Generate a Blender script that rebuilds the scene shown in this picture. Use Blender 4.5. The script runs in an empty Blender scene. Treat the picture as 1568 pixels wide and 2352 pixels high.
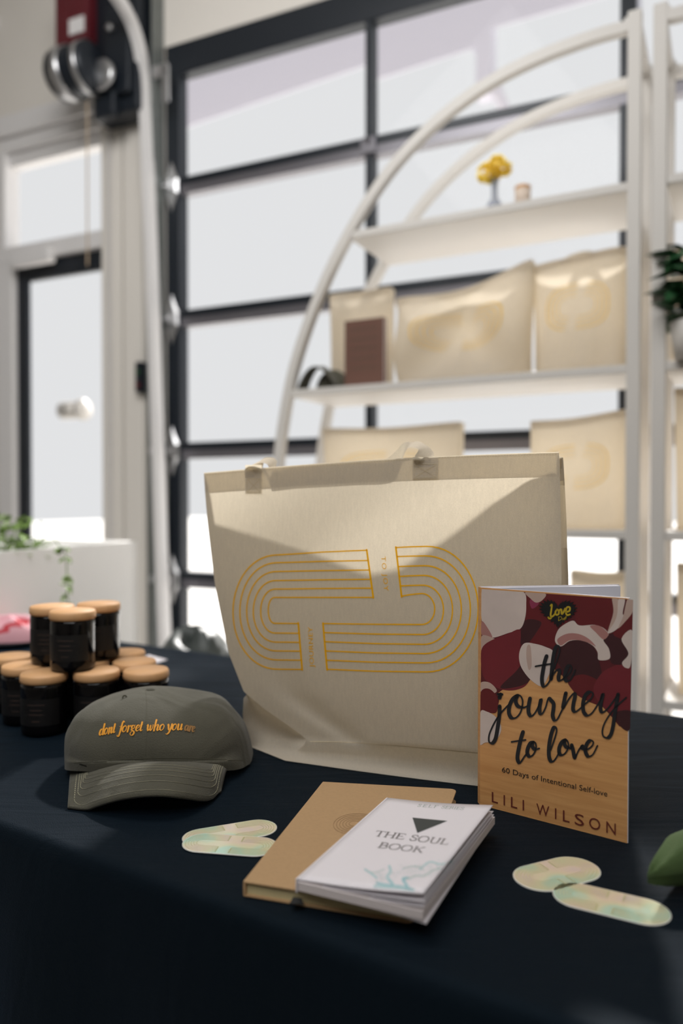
import bpy, math, random
from mathutils import Vector, Matrix
from mathutils.bvhtree import BVHTree
from mathutils.geometry import tessellate_polygon
random.seed(7)
SC = bpy.context.scene
COL = SC.collection

# ------------------------------------------------------------------ camera
F = 1750.0                     # focal length in pixels of the 1568x2352 frame
CAM = Vector((0, 0, 1.07))
PITCH = math.radians(0.85)
cd = bpy.data.cameras.new('camera')
cam = bpy.data.objects.new('camera', cd)
COL.objects.link(cam)
cam.location = CAM
cam.rotation_euler = (math.radians(90) - PITCH, 0, 0)
cd.sensor_fit = 'VERTICAL'
cd.sensor_height = 36
cd.sensor_width = 24
cd.lens = 36 * F / 2352
cd.clip_start = 0.02
cd.dof.use_dof = True
cd.dof.focus_distance = 0.80
cd.dof.aperture_fstop = 2.4
SC.camera = cam

# ------------------------------------------------------------------ light
w = bpy.data.worlds.new('world')
SC.world = w
w.use_nodes = True
bg = w.node_tree.nodes['Background']
bg.inputs[0].default_value = (0.975, 0.985, 1.0, 1)
bg.inputs[1].default_value = 0.785
sd = bpy.data.lights.new('sun', 'SUN')
sun = bpy.data.objects.new('sun', sd)
COL.objects.link(sun)
SUN_DIR = Vector((-0.24, -1.0, -0.84)).normalized()
sun.rotation_euler = SUN_DIR.to_track_quat('-Z', 'Y').to_euler()
sun.location = (0, 5, 6)
sd.energy = 9.5
sd.angle = math.radians(5)
sd.color = (1.0, 0.965, 0.93)
# added fill lights without fixtures: one towards the entry door, one behind the camera
def area(name, loc, aim, sx, sy, e, col=(1, .99, .975)):
    ad = bpy.data.lights.new(name, 'AREA'); al = bpy.data.objects.new(name, ad); COL.objects.link(al)
    ad.shape = 'RECTANGLE'; ad.size = sx; ad.size_y = sy; ad.energy = e; ad.color = col
    al.location = loc; al.rotation_euler = (Vector(aim) - Vector(loc)).to_track_quat('-Z', 'Y').to_euler()
area('door_fill_light', (-.60, 1.15, 3.15), (-1.15, 2.7, 1.1), 1.4, 1.1, 31)
area('room_fill_light', (-.3, -.7, 3.5), (0.05, .75, .75), 2.8, 2.2, 68)
SC.view_settings.view_transform = 'Standard'
SC.view_settings.look = 'None'
SC.view_settings.exposure = 0.0
SC.view_settings.gamma = 1.0
SC.view_settings.use_curve_mapping = False

# ------------------------------------------------------------------ helpers
FW = Vector((0, math.cos(PITCH), -math.sin(PITCH)))
UP = Vector((0, math.sin(PITCH), math.cos(PITCH)))
RT = Vector((1, 0, 0))

def ray(px, py):
    return FW + RT * ((px - 784) / F) - UP * ((py - 1176) / F)

def G(px, py, z):
    d = ray(px, py)
    return CAM + d * ((z - CAM.z) / d.z)

def V(px, py, Y):
    d = ray(px, py)
    return CAM + d * ((Y - CAM.y) / d.y)

def PL(px, py, p0, n):
    d = ray(px, py)
    return CAM + d * ((p0 - CAM).dot(n) / d.dot(n))

class Frame:
    """upright plane: s along it, z up, n away from the camera"""
    def __init__(s, y0, deg):
        a = math.radians(deg)
        s.o = Vector((0, y0, 0)); s.a = Vector((math.cos(a), -math.sin(a), 0)); s.n = Vector((math.sin(a), math.cos(a), 0))
    def P(s, u, z, n=0): return s.o + s.a * u + s.n * n + Vector((0, 0, z))
    def S(s, px, py, n=0):
        p = PL(px, py, s.o + s.n * n, s.n)
        return ((p - s.o).dot(s.a), p.z)
    def at(s, px, py, n=0): return PL(px, py, s.o + s.n * n, s.n)

WF = Frame(2.90, 24.6)         # the street wall
SF = Frame(2.26, 27.0)         # the front of the arched shelves
TF = Frame(0.543, 31.0)        # the near edge of the table

class MB:
    def __init__(s): s.v = []; s.f = []; s.m = []
    def add(s, vs, fs, mi=0):
        b = len(s.v); s.v += [Vector(q) for q in vs]
        for f in fs: s.f.append([b + i for i in f]); s.m.append(mi)
    def hexa(s, c, mi=0):      # 8 corners: bottom ring then top ring
        s.add(c, [(3, 2, 1, 0), (4, 5, 6, 7), (0, 1, 5, 4), (1, 2, 6, 5), (2, 3, 7, 6), (3, 0, 4, 7)], mi)
    def fbox(s, fr, s0, s1, z0, z1, n0, n1, mi=0):
        s.hexa([fr.P(s0, z0, n0), fr.P(s1, z0, n0), fr.P(s1, z0, n1), fr.P(s0, z0, n1),
                fr.P(s0, z1, n0), fr.P(s1, z1, n0), fr.P(s1, z1, n1), fr.P(s0, z1, n1)], mi)
    def box(s, x0, x1, y0, y1, z0, z1, mi=0):
        s.hexa([(x0, y0, z0), (x1, y0, z0), (x1, y1, z0), (x0, y1, z0), (x0, y0, z1), (x1, y0, z1), (x1, y1, z1), (x0, y1, z1)], mi)
    def tube(s, pts, r, n=10, mi=0, cap=True):
        pts = [Vector(p) for p in pts]; rings = []
        rr = r if isinstance(r, (list, tuple)) else [r] * len(pts)
        ref = None
        for i, p in enumerate(pts):
            t = (pts[min(i + 1, len(pts) - 1)] - pts[max(i - 1, 0)]).normalized()
            if ref is None: ref = Vector((0, 0, 1)) if abs(t.z) < .9 else Vector((1, 0, 0))
            u = (ref - t * ref.dot(t)).normalized(); ref = u; v = t.cross(u)
            rings.append([p + (u * math.cos(k * 2 * math.pi / n) + v * math.sin(k * 2 * math.pi / n)) * rr[i] for k in range(n)])
        b = len(s.v)
        for R_ in rings: s.v += R_
        for i in range(len(rings) - 1):
            for k in range(n):
                s.f.append([b + i * n + k, b + i * n + (k + 1) % n, b + (i + 1) * n + (k + 1) % n, b + (i + 1) * n + k]); s.m.append(mi)
        if cap:
            s.f.append([b + k for k in range(n)][::-1]); s.m.append(mi)
            s.f.append([b + (len(rings) - 1) * n + k for k in range(n)]); s.m.append(mi)
    def lathe(s, prof, c=(0, 0, 0), n=40, mi=0, ax=None):
        c = Vector(c)
        ax = Vector(ax).normalized() if ax is not None else Vector((0, 0, 1))
        u = ax.orthogonal().normalized(); v = ax.cross(u)
        b = len(s.v)
        for r, z in prof:
            for k in range(n):
                a = 2 * math.pi * k / n
                s.v.append(c + ax * z + (u * math.cos(a) + v * math.sin(a)) * max(r, 1e-5))
        for i in range(len(prof) - 1):
            for k in range(n):
                s.f.append([b + i * n + k, b + i * n + (k + 1) % n, b + (i + 1) * n + (k + 1) % n, b + (i + 1) * n + k]); s.m.append(mi)
    def grid(s, rows, mi=0, closed=False):
        n = len(rows[0]); b = len(s.v)
        for r in rows: s.v += [Vector(q) for q in r]
        for i in range(len(rows) - 1):
            for k in range(n if closed else n - 1):
                s.f.append([b + i * n + k, b + i * n + (k + 1) % n, b + (i + 1) * n + (k + 1) % n, b + (i + 1) * n + k]); s.m.append(mi)

WL = {}
def build(name, mb, mats, parent=None, origin=None, smooth=False, bevel=0, solid=0, soff=-1, wn=False, sub=0):
    if parent is not None: o0 = WL[parent.name]
    elif origin is not None: o0 = Vector(origin)
    else:
        xs = [v.x for v in mb.v]; ys = [v.y for v in mb.v]; zs = [v.z for v in mb.v]
        o0 = Vector(((min(xs) + max(xs)) / 2, (min(ys) + max(ys)) / 2, min(zs)))
    me = bpy.data.meshes.new(name)
    me.from_pydata([tuple(v - o0) for v in mb.v], [], mb.f)
    if not isinstance(mats, (list, tuple)): mats = [mats]
    for m in mats: me.materials.append(m)
    if len(mats) > 1:
        for p, i in zip(me.polygons, mb.m): p.material_index = i
    if smooth:
        for p in me.polygons: p.use_smooth = True
    if me.validate(verbose=False): print('INVALID', name, flush=True)
    me.update()
    o = bpy.data.objects.new(name, me)
    COL.objects.link(o)
    if parent is not None: o.parent = parent
    else: o.location = o0
    WL[o.name] = o0
    if solid:
        m = o.modifiers.new('solid', 'SOLIDIFY'); m.thickness = solid; m.offset = soff
    if bevel:
        m = o.modifiers.new('bevel', 'BEVEL'); m.width = bevel; m.segments = 2; m.limit_method = 'ANGLE'; m.angle_limit = math.radians(40)
    if sub:
        m = o.modifiers.new('sub', 'SUBSURF'); m.levels = sub; m.render_levels = sub
    return o

def tag(o, label=None, cat=None, group=None, kind=None):
    if label: o['label'] = label
    if cat: o['category'] = cat
    if group: o['group'] = group
    if kind: o['kind'] = kind
    return o

def thing(name, loc, label, cat, group=None):
    o = bpy.data.objects.new(name, None)
    o.empty_display_size = .03
    COL.objects.link(o); o.location = loc; WL[o.name] = Vector(loc)
    return tag(o, label, cat, group)

def struct(o): o['kind'] = 'structure'; return o

def srgb(r, g, b):
    f = lambda c: (c / 255 / 12.92) if c / 255 <= .04045 else ((c / 255 + .055) / 1.055) ** 2.4
    return (f(r), f(g), f(b), 1)

def mat(name, col, rough=.6, metal=0, **k):
    m = bpy.data.materials.new(name); m.use_nodes = True
    nt = m.node_tree; p = nt.nodes['Principled BSDF']
    p.inputs['Base Color'].default_value = col if len(col) == 4 else (*col, 1)
    p.inputs['Roughness'].default_value = rough; p.inputs['Metallic'].default_value = metal
    for a, b in k.items():
        if a in ('bump', 'vary', 'scale', 'stretch'): continue
        p.inputs[a.replace('_', ' ')].default_value = b
    sc = k.get('scale', 40)
    if 'bump' in k or 'vary' in k:
        tc = nt.nodes.new('ShaderNodeTexCoord'); mp = nt.nodes.new('ShaderNodeMapping')
        mp.inputs['Scale'].default_value = k.get('stretch', (1, 1, 1))
        nz = nt.nodes.new('ShaderNodeTexNoise'); nz.inputs['Scale'].default_value = sc; nz.inputs['Detail'].default_value = 4
        nt.links.new(tc.outputs['Object'], mp.inputs[0]); nt.links.new(mp.outputs[0], nz.inputs['Vector'])
        if 'vary' in k:
            mx = nt.nodes.new('ShaderNodeMix'); mx.data_type = 'RGBA'; mx.blend_type = 'MIX'
            c = p.inputs['Base Color'].default_value
            v = k['vary']
            mx.inputs['A'].default_value = (c[0] * (1 - v), c[1] * (1 - v), c[2] * (1 - v), 1)
            mx.inputs['B'].default_value = (min(1, c[0] * (1 + v)), min(1, c[1] * (1 + v)), min(1, c[2] * (1 + v)), 1)
            nt.links.new(nz.outputs['Fac'], mx.inputs['Factor']); nt.links.new(mx.outputs['Result'], p.inputs['Base Color'])
        if 'bump' in k:
            bp = nt.nodes.new('ShaderNodeBump'); bp.inputs['Strength'].default_value = k['bump']; bp.inputs['Distance'].default_value = .001
            nt.links.new(nz.outputs['Fac'], bp.inputs['Height']); nt.links.new(bp.outputs[0], p.inputs['Normal'])
    return m

def cloth_mat(name, dif, trn, fac, weave=900, vary=.14, bump=.25, streak=True):
    """woven cloth that lets light through: diffuse mixed with translucent, procedural threads"""
    m = bpy.data.materials.new(name); m.use_nodes = True
    nt = m.node_tree; nt.nodes.remove(nt.nodes['Principled BSDF'])
    out = nt.nodes['Material Output']
    N = nt.nodes.new; L = nt.links.new
    tc = N('ShaderNodeTexCoord'); mp = N('ShaderNodeMapping'); mp.inputs['Scale'].default_value = (3.0, 3.0, .55)
    nz = N('ShaderNodeTexNoise'); nz.inputs['Scale'].default_value = 110; nz.inputs['Detail'].default_value = 5; nz.inputs['Roughness'].default_value = .75
    L(tc.outputs['Object'], mp.inputs[0]); L(mp.outputs[0], nz.inputs['Vector'])
    n2 = N('ShaderNodeTexNoise'); n2.inputs['Scale'].default_value = weave; n2.inputs['Detail'].default_value = 2
    L(tc.outputs['Object'], n2.inputs['Vector'])
    ad = N('ShaderNodeMath'); ad.operation = 'ADD'; L(nz.outputs['Fac'], ad.inputs[0]); L(n2.outputs['Fac'], ad.inputs[1])
    mr = N('ShaderNodeMapRange'); mr.inputs['From Min'].default_value = .7; mr.inputs['From Max'].default_value = 1.3
    mr.inputs['To Min'].default_value = 1 - vary; mr.inputs['To Max'].default_value = 1 + vary
    L(ad.outputs[0], mr.inputs['Value'])
    sh = []
    for kind, c in (('ShaderNodeBsdfDiffuse', dif), ('ShaderNodeBsdfTranslucent', trn)):
        vm = N('ShaderNodeVectorMath'); vm.operation = 'SCALE'; vm.inputs[0].default_value = c[:3]
        if kind.endswith('Translucent'): L(mr.outputs[0], vm.inputs['Scale'])
        else: vm.inputs['Scale'].default_value = 1
        b = N(kind); L(vm.outputs[0], b.inputs['Color']); sh.append(b)
    bp = N('ShaderNodeBump'); bp.inputs['Strength'].default_value = bump; bp.inputs['Distance'].default_value = .0006
    L(n2.outputs['Fac'], bp.inputs['Height']); L(bp.outputs[0], sh[0].inputs['Normal'])
    mx = N('ShaderNodeMixShader'); mx.inputs[0].default_value = fac
    L(sh[0].outputs[0], mx.inputs[1]); L(sh[1].outputs[0], mx.inputs[2]); L(mx.outputs[0], out.inputs['Surface'])
    return m

def glass_mat(name, tint=(1, 1, 1), refl=.003):
    m = bpy.data.materials.new(name); m.use_nodes = True
    nt = m.node_tree; nt.nodes.remove(nt.nodes['Principled BSDF'])
    N = nt.nodes.new; L = nt.links.new
    t = N('ShaderNodeBsdfTransparent'); t.inputs[0].default_value = (*tint, 1)
    g = N('ShaderNodeBsdfGlossy'); g.inputs['Roughness'].default_value = .02
    mx = N('ShaderNodeMixShader'); mx.inputs[0].default_value = refl
    L(t.outputs[0], mx.inputs[1]); L(g.outputs[0], mx.inputs[2]); L(mx.outputs[0], nt.nodes['Material Output'].inputs['Surface'])
    return m

def lerp(a, b, t): return a + (b - a) * t
def interp(tab, x):
    if x <= tab[0][0]: return tab[0][1]
    for (a, b), (c, d) in zip(tab, tab[1:]):
        if x <= c: return b + (d - b) * (x - a) / (c - a)
    return tab[-1][1]
def catmull(pts, k=8, closed=False):
    n = len(pts)
    if n < 3 and not closed: return [tuple(p) for p in pts]
    out = []
    rng = range(n if closed else n - 1)
    g = (lambda i: pts[i % n]) if closed else (lambda i: pts[max(0, min(n - 1, i))])
    for i in rng:
        p0, p1, p2, p3 = g(i - 1), g(i), g(i + 1), g(i + 2)
        for j in range(k):
            t = j / k
            out.append(tuple(.5 * (2 * b + (c - a) * t + (2 * a - 5 * b + 4 * c - d) * t * t + (3 * b - a - 3 * c + d) * t ** 3) for a, b, c, d in zip(p0, p1, p2, p3)))
    if not closed: out.append(tuple(pts[-1]))
    return out

# flat print: 2D ink in picture-plane measurements, laid onto a real surface by a mapper
class Ink:
    def __init__(s, mapper): s.mb = MB(); s.map = mapper
    def poly(s, pts, mi=0, lift=0):
        tri = tessellate_polygon([[Vector((p[0], p[1], 0)) for p in pts]])
        s.mb.add([s.map(p[0], p[1], lift) for p in pts], [list(t) for t in tri], mi)
    def stroke(s, pts, wfn, mi=0, k=8, smooth=True, lift=0, caps=True):
        q = catmull(pts, k) if smooth else [tuple(p) for p in pts]
        w = []
        for i in range(len(q)):
            a = q[max(0, i - 1)]; b = q[min(len(q) - 1, i + 1)]
            w.append(wfn(b[0] - a[0], b[1] - a[1]) if callable(wfn) else wfn)
        for _ in range(3 if smooth else 0): w = [(w[max(0, i - 1)] + w[i] + w[min(len(w) - 1, i + 1)]) / 3 for i in range(len(w))]
        vs = []
        for i, p in enumerate(q):
            a = q[max(0, i - 1)]; b = q[min(len(q) - 1, i + 1)]
            dx, dy = b[0] - a[0], b[1] - a[1]; l = math.hypot(dx, dy) or 1
            nx, ny = -dy / l * w[i] / 2, dx / l * w[i] / 2
            vs += [s.map(p[0] + nx, p[1] + ny, lift), s.map(p[0] - nx, p[1] - ny, lift)]
        s.mb.add(vs, [(2 * i, 2 * i + 1, 2 * i + 3, 2 * i + 2) for i in range(len(q) - 1)], mi)
        if caps:
            for p, ww in ((q[0], w[0]), (q[-1], w[-1])):
                s.mb.add([s.map(p[0] + math.cos(a * math.pi / 4) * ww / 2, p[1] + math.sin(a * math.pi / 4) * ww / 2, lift) for a in range(8)], [tuple(range(8))], mi)
    def text(s, body, place, mi=0, spacing=1.0, lift=0):
        """built-in sans face; place maps (0..1 along, 0..1 cap height) to picture measurements"""
        cu = bpy.data.curves.new('t', 'FONT'); cu.body = body; cu.space_character = spacing; cu.resolution_u = 3
        ob = bpy.data.objects.new('t', cu); COL.objects.link(ob)
        dg = bpy.context.evaluated_depsgraph_get(); dg.update()
        me = bpy.data.meshes.new_from_object(ob.evaluated_get(dg))
        vs = [v.co.copy() for v in me.vertices]; fs = [list(p.vertices) for p in me.polygons]
        bpy.data.objects.remove(ob); bpy.data.curves.remove(cu); bpy.data.meshes.remove(me)
        if not vs: return
        x0 = min(v.x for v in vs); x1 = max(v.x for v in vs)
        H = CAPH[0]
        s.mb.add([s.map(*place((v.x - x0) / (x1 - x0), v.y / H), lift) for v in vs], fs, mi)
CAPH = [.73]
def _cap():
    cu = bpy.data.curves.new('t', 'FONT'); cu.body = 'H'
    ob = bpy.data.objects.new('t', cu); COL.objects.link(ob)
    dg = bpy.context.evaluated_depsgraph_get(); dg.update()
    me = bpy.data.meshes.new_from_object(ob.evaluated_get(dg))
    if len(me.vertices): CAPH[0] = max(v.co.y for v in me.vertices)
    bpy.data.objects.remove(ob); bpy.data.curves.remove(cu); bpy.data.meshes.remove(me)
_cap()

def plane_map(p0, n, off=.0003):
    n = n.normalized()
    if (CAM - p0).dot(n) < 0: n = -n
    return lambda x, y, l=0: PL(x, y, p0, n) + n * (off + l)
def bvh_of(mb): return BVHTree.FromPolygons([tuple(v) for v in mb.v], mb.f)
def bvh_map(bv, fallback, off=.0006):
    def f(x, y, l=0):
        d = ray(x, y).normalized()
        h = bv.ray_cast(CAM, d)
        p = h[0] if h[0] is not None else fallback(x, y)
        return p - d * (off + l)
    return f

# ------------------------------------------------------------------ materials
M = {}
M['wall'] = mat('painted_wall', srgb(222, 217, 210), .8, bump=.15, scale=60)
M['white'] = mat('white_paint', srgb(212, 208, 203), .5)
M['trim'] = mat('white_trim', srgb(222, 220, 220), .5)
M['black'] = mat('black_aluminium', srgb(27, 33, 41), .4, .2)
M['rail'] = mat('lit_rail_and_hinge_grey', srgb(120, 118, 124), .35, .6)
M['zinc'] = mat('zinc_steel', srgb(190, 190, 192), .3, .9)
M['galv'] = mat('galvanised_steel', srgb(128, 132, 130), .5, .6, vary=.15, scale=30)
M['glass'] = glass_mat('pane_glass')
M['floor'] = mat('concrete_floor', srgb(150, 148, 144), .45, vary=.12, scale=4)
M['ceiling'] = mat('ceiling_paint', srgb(200, 198, 194), .9)
M['ground'] = mat('pale_paving', srgb(228, 226, 222), .9, vary=.05, scale=3)
M['awning'] = mat('awning_paint', srgb(184, 182, 193), .7)
M['cloth'] = mat('black_tablecloth', (.0030, .0056, .0088), .62, bump=.5, scale=900, Specular_IOR_Level=.10, Specular_Tint=(.5, .75, 1, 1), Sheen_Weight=.16, Sheen_Roughness=.3, Sheen_Tint=(.16, .38, .75, 1))
M['canvas'] = cloth_mat('natural_canvas', (.60, .545, .465), (.86, .77, .60), .38)
M['canvas_far'] = cloth_mat('shelf_canvas', (.62, .57, .50), (.92, .84, .70), .46)
M['yellow'] = cloth_mat('yellow_print', srgb(255, 190, 20), (1, .62, .04), .3, vary=.05)
M['faint_yellow'] = cloth_mat('faint_yellow_print', srgb(244, 206, 120), (.95, .78, .42), .45, vary=.05)
M['thread'] = mat('cream_thread', srgb(205, 190, 160), .8)
M['white_print'] = mat('white_paper', srgb(222, 217, 222), .6)
M['kraft'] = mat('kraft_board', srgb(170, 138, 100), .75, vary=.10, scale=350, bump=.1)
M['kraft_line'] = mat('kraft_debossed_line', srgb(140, 110, 76), .8)
M['cream_pages'] = mat('cream_pages', srgb(196, 182, 140), .8, vary=.2, scale=60, stretch=(1, 1, 40))
M['dark_band'] = mat('dark_ribbon', srgb(30, 30, 30), .7)
M['lid'] = mat('bamboo_lid', srgb(214, 166, 118), .55, vary=.08, scale=30, stretch=(1, 12, 1))
M['jar'] = mat('smoked_jar_glass', (.0035, .003, .0035), .07, Specular_IOR_Level=.4)
M['jar_edge'] = mat('jar_label_print', srgb(58, 44, 38), .7)
M['label'] = mat('black_label', (.004, .0035, .004), .5)
M['cap'] = mat('olive_twill', srgb(70, 68, 56), .9, bump=.6, scale=700, vary=.08, Sheen_Weight=.12)
M['cap_dark'] = mat('olive_seam', srgb(78, 76, 62), .9)
M['cap_stitch'] = mat('olive_stitching', srgb(150, 146, 122), .8)
M['gold_thread'] = mat('gold_embroidery', srgb(222, 150, 36), .7)
M['brown_thread'] = mat('brown_embroidery', srgb(140, 100, 48), .7)
M['leaf'] = mat('leaf_green', srgb(120, 150, 70), .5, vary=.35, scale=30, Transmission_Weight=0)
M['darkleaf'] = mat('dark_glossy_leaf', srgb(40, 78, 48), .3, vary=.3, scale=20)
M['yellow_petal'] = cloth_mat('yellow_petals', (1, .76, .10), (1, .92, .30), .55, vary=.1)
M['red'] = mat('dark_red_paint', srgb(88, 20, 30), .45)
M['sticker'] = None
M['brown'] = mat('dark_brown_cover', srgb(104, 72, 60), .7)
M['green_felt'] = mat('green_velvet', srgb(58, 78, 38), .9, bump=.4, scale=500, Sheen_Weight=.08, Sheen_Tint=(.6, .9, .4, 1))
M['pink'] = mat('pink_red_print', srgb(226, 170, 180), .7)
M['redprint'] = mat('red_print', srgb(200, 60, 72), .7)
M['tan'] = mat('pale_ceramic', srgb(214, 196, 180), .6)

def pearl():
    m = bpy.data.materials.new('pearlescent_foil'); m.use_nodes = True
    nt = m.node_tree; p = nt.nodes['Principled BSDF']; N = nt.nodes.new; L = nt.links.new
    tc = N('ShaderNodeTexCoord'); nz = N('ShaderNodeTexNoise'); nz.inputs['Scale'].default_value = 26; nz.inputs['Detail'].default_value = 1.5
    L(tc.outputs['Object'], nz.inputs['Vector'])
    cr = N('ShaderNodeValToRGB'); e = cr.color_ramp
    e.elements[0].position = .30; e.elements[0].color = srgb(236, 218, 222)
    e.elements[1].position = .72; e.elements[1].color = srgb(214, 228, 200)
    for ps, c in ((.42, srgb(246, 230, 204)), (.52, srgb(236, 236, 200)), (.62, srgb(200, 236, 216))):
        q = e.elements.new(ps); q.color = c
    L(nz.outputs['Fac'], cr.inputs['Fac']); L(cr.outputs[0], p.inputs['Base Color'])
    p.inputs['Metallic'].default_value = .3; p.inputs['Roughness'].default_value = .2
    p.inputs['Coat Weight'].default_value = .6; p.inputs['Coat Roughness'].default_value = .1
    return m
M['sticker'] = pearl()
M['sticker_edge'] = mat('sticker_white_rim', srgb(215, 215, 208), .4)
M['sticker_line'] = mat('sticker_line_print', srgb(196, 196, 148), .35, .3)
def wood_print():
    m = bpy.data.materials.new('printed_wood_cover'); m.use_nodes = True
    nt = m.node_tree; p = nt.nodes['Principled BSDF']; N = nt.nodes.new; L = nt.links.new
    tc = N('ShaderNodeTexCoord'); mp = N('ShaderNodeMapping'); mp.inputs['Scale'].default_value = (3, 3, 42)
    nz = N('ShaderNodeTexNoise'); nz.inputs['Scale'].default_value = 5; nz.inputs['Detail'].default_value = 6; nz.inputs['Distortion'].default_value = .5
    L(tc.outputs['Object'], mp.inputs[0]); L(mp.outputs[0], nz.inputs['Vector'])
    cr = N('ShaderNodeValToRGB'); cr.color_ramp.elements[0].position = .3; cr.color_ramp.elements[0].color = srgb(200, 144, 88)
    cr.color_ramp.elements[1].position = .7; cr.color_ramp.elements[1].color = srgb(218, 164, 106)
    L(nz.outputs['Fac'], cr.inputs['Fac']); L(cr.outputs[0], p.inputs['Base Color']); p.inputs['Roughness'].default_value = .45
    return m
M['wood_print'] = wood_print()

def wrinkle(m, sc, dist, stretch=(1, 1, 1)):
    nt = m.node_tree; p = nt.nodes['Principled BSDF']; N = nt.nodes.new; L = nt.links.new
    tc = N('ShaderNodeTexCoord'); mp = N('ShaderNodeMapping'); mp.inputs['Scale'].default_value = stretch
    nz = N('ShaderNodeTexNoise'); nz.inputs['Scale'].default_value = sc; nz.inputs['Detail'].default_value = 2; nz.inputs['Distortion'].default_value = .8
    L(tc.outputs['Object'], mp.inputs[0]); L(mp.outputs[0], nz.inputs['Vector'])
    bp = N('ShaderNodeBump'); bp.inputs['Strength'].default_value = .8; bp.inputs['Distance'].default_value = dist
    L(nz.outputs['Fac'], bp.inputs['Height']); L(bp.outputs[0], p.inputs['Normal'].links[0].from_node.inputs['Normal'])
wrinkle(M['cap'], 13, .010)
# ------------------------------------------------------------------ the room
b = MB(); b.fbox(WF, -4.2, 4.2, -.05, 0, -7.5, .12)
struct(build('floor', b, M['floor']))
b = MB(); b.fbox(WF, -4.2, 4.2, 3.75, 3.85, -7.5, .12)
struct(build('ceiling', b, M['ceiling']))
b = MB()
ZT = 2.98
b.fbox(WF, -4.2, -1.80, 0, 3.75, 0, .12)            # left of the entry door
b.fbox(WF, -1.80, 2.0, ZT, 3.75, 0, .12)            # above both openings
b.fbox(WF, -1.144, -.84, 0, ZT, 0, .12)             # pier between door and garage door
b.fbox(WF, -1.80, -1.144, 2.87, ZT, 0, .12)
b.fbox(WF, 2.0, 4.2, 0, 3.75, 0, .12)
struct(build('wall_back', b, M['wall']))
b = MB(); b.fbox(WF, -4.3, -4.2, 0, 3.75, -7.5, .12)
struct(build('wall_left', b, M['wall']))
b = MB(); b.fbox(WF, 4.2, 4.3, 0, 3.75, -7.5, .12)
struct(build('wall_right', b, M['wall']))
b = MB(); b.fbox(WF, -4.2, 4.2, 0, 3.75, -7.6, -7.5)
struct(build('wall_front', b, M['wall']))
b = MB(); b.fbox(WF, -4.2, -1.78, 3.30, 3.36, -.04, 0); 
struct(build('trim_1', b, M['trim'], bevel=.004))
# pier cladding with two fluted boards
b = MB(); b.fbox(WF, -1.15, -1.04, 0, 2.9, -.02, -.001); b.fbox(WF, -1.03, -.93, 0, 2.9, -.014, -.001)
struct(build('trim_2', b, M['wall'], bevel=.004))
# ground outside
b = MB(); b.fbox(WF, -30, 30, -.12, -.06, .12, 40)
struct(build('ground', b, M['ground']))

# transom window over the entry door
r = bpy.data.objects.new('window_1', None); COL.objects.link(r); r.location = WF.P(-1.47, 2.22, .03); WL[r.name] = WF.P(-1.47, 2.22, .03); struct(r)
b = MB()
b.fbox(WF, -1.80, -1.144, 2.78, 2.87, -.03, .09); b.fbox(WF, -1.80, -1.144, 2.72, 2.78, .0, .09)
b.fbox(WF, -1.80, -1.755, 2.265, 2.72, .0, .09)
b.fbox(WF, -1.80, -1.144, 2.66, 2.72, .03, .09); b.fbox(WF, -1.80, -1.144, 2.19, 2.265, -.01, .09)
build('window_frame', b, M['trim'], r, bevel=.004)
b = MB(); b.fbox(WF, -1.755, -1.144, 2.265, 2.66, .055, .061)
build('pane', b, M['glass'], r)
# entry door
r = bpy.data.objects.new('door_2', None); COL.objects.link(r); r.location = WF.P(-1.42, 0, .03); WL[r.name] = WF.P(-1.42, 0, .03); struct(r)
b = MB(); b.fbox(WF, -1.80, -1.70, 0, 2.19, -.01, .09)
build('door_jamb', b, M['trim'], r, bevel=.004)
b = MB(); b.fbox(WF, -1.70, -1.635, 0, 2.19, .02, .045); b.fbox(WF, -1.635, -1.15, 2.10, 2.19, .02, .045); b.fbox(WF, -1.635, -1.15, 0, .25, .02, .045)
build('door_frame', b, M['black'], r, bevel=.004)
b = MB(); b.fbox(WF, -1.635, -1.146, .25, 2.10, .03, .036)
build('pane', b, M['glass'], r)
b = MB(); b.fbox(WF, -1.66, -1.42, 2.15, 2.215, -.06, -.01)
build('door_closer', b, M['trim'], r, bevel=.01)
c = WF.at(172, 942, .09); 
b = MB(); b.lathe([(0, -.001), (.036, 0), (.042, .008), (.042, .13), (.036, .145), (0, .15)], c - WF.a * .08, 24, ax=WF.a); b.lathe([(0, -.001), (.05, 0), (.05, .02), (0, .021)], c + WF.a * .04, 24, ax=WF.a)
b.fbox(WF, *(lambda s: (s - .02, s + .02))((c - WF.o).dot(WF.a)), c.z - .02, c.z + .02, .03, .08)
build('door_handle', b, M['white'], r, smooth=True)

# ------------------------------------------------------------------ glazed garage door
r = bpy.data.objects.new('door_1', None); COL.objects.link(r); r.location = WF.P(.6, 0, .05); WL[r.name] = WF.P(.6, 0, .05); struct(r)
SL, SR = -.815, 2.0
ZR = [.0, .736, 1.280, 1.835, 2.390]
b = MB(); b.fbox(WF, SL, SR, 2.853, ZT, .0, .06)
build('top_rail', b, M['black'], r, bevel=.004)
for s0, s1 in ((SL, -.745), (1.93, SR)):
    b = MB(); b.fbox(WF, s0, s1, 0, 2.853, .0, .06); build('stile', b, M['black'], r, bevel=.004)
for z in ZR:
    b = MB()
    b.fbox(WF, -.745, 1.93, z - .034 if z else 0, z + .004 if z else .09, .008, .055, 1)  # lower half in lighter grey: light reflected by the glass, put into the colour
    b.fbox(WF, -.745, 1.93, z + .004 if z else .09, z + .034 if z else .1, .004, .058, 0)
    build('rail', b, [M['black'], M['rail']], r)
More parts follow.
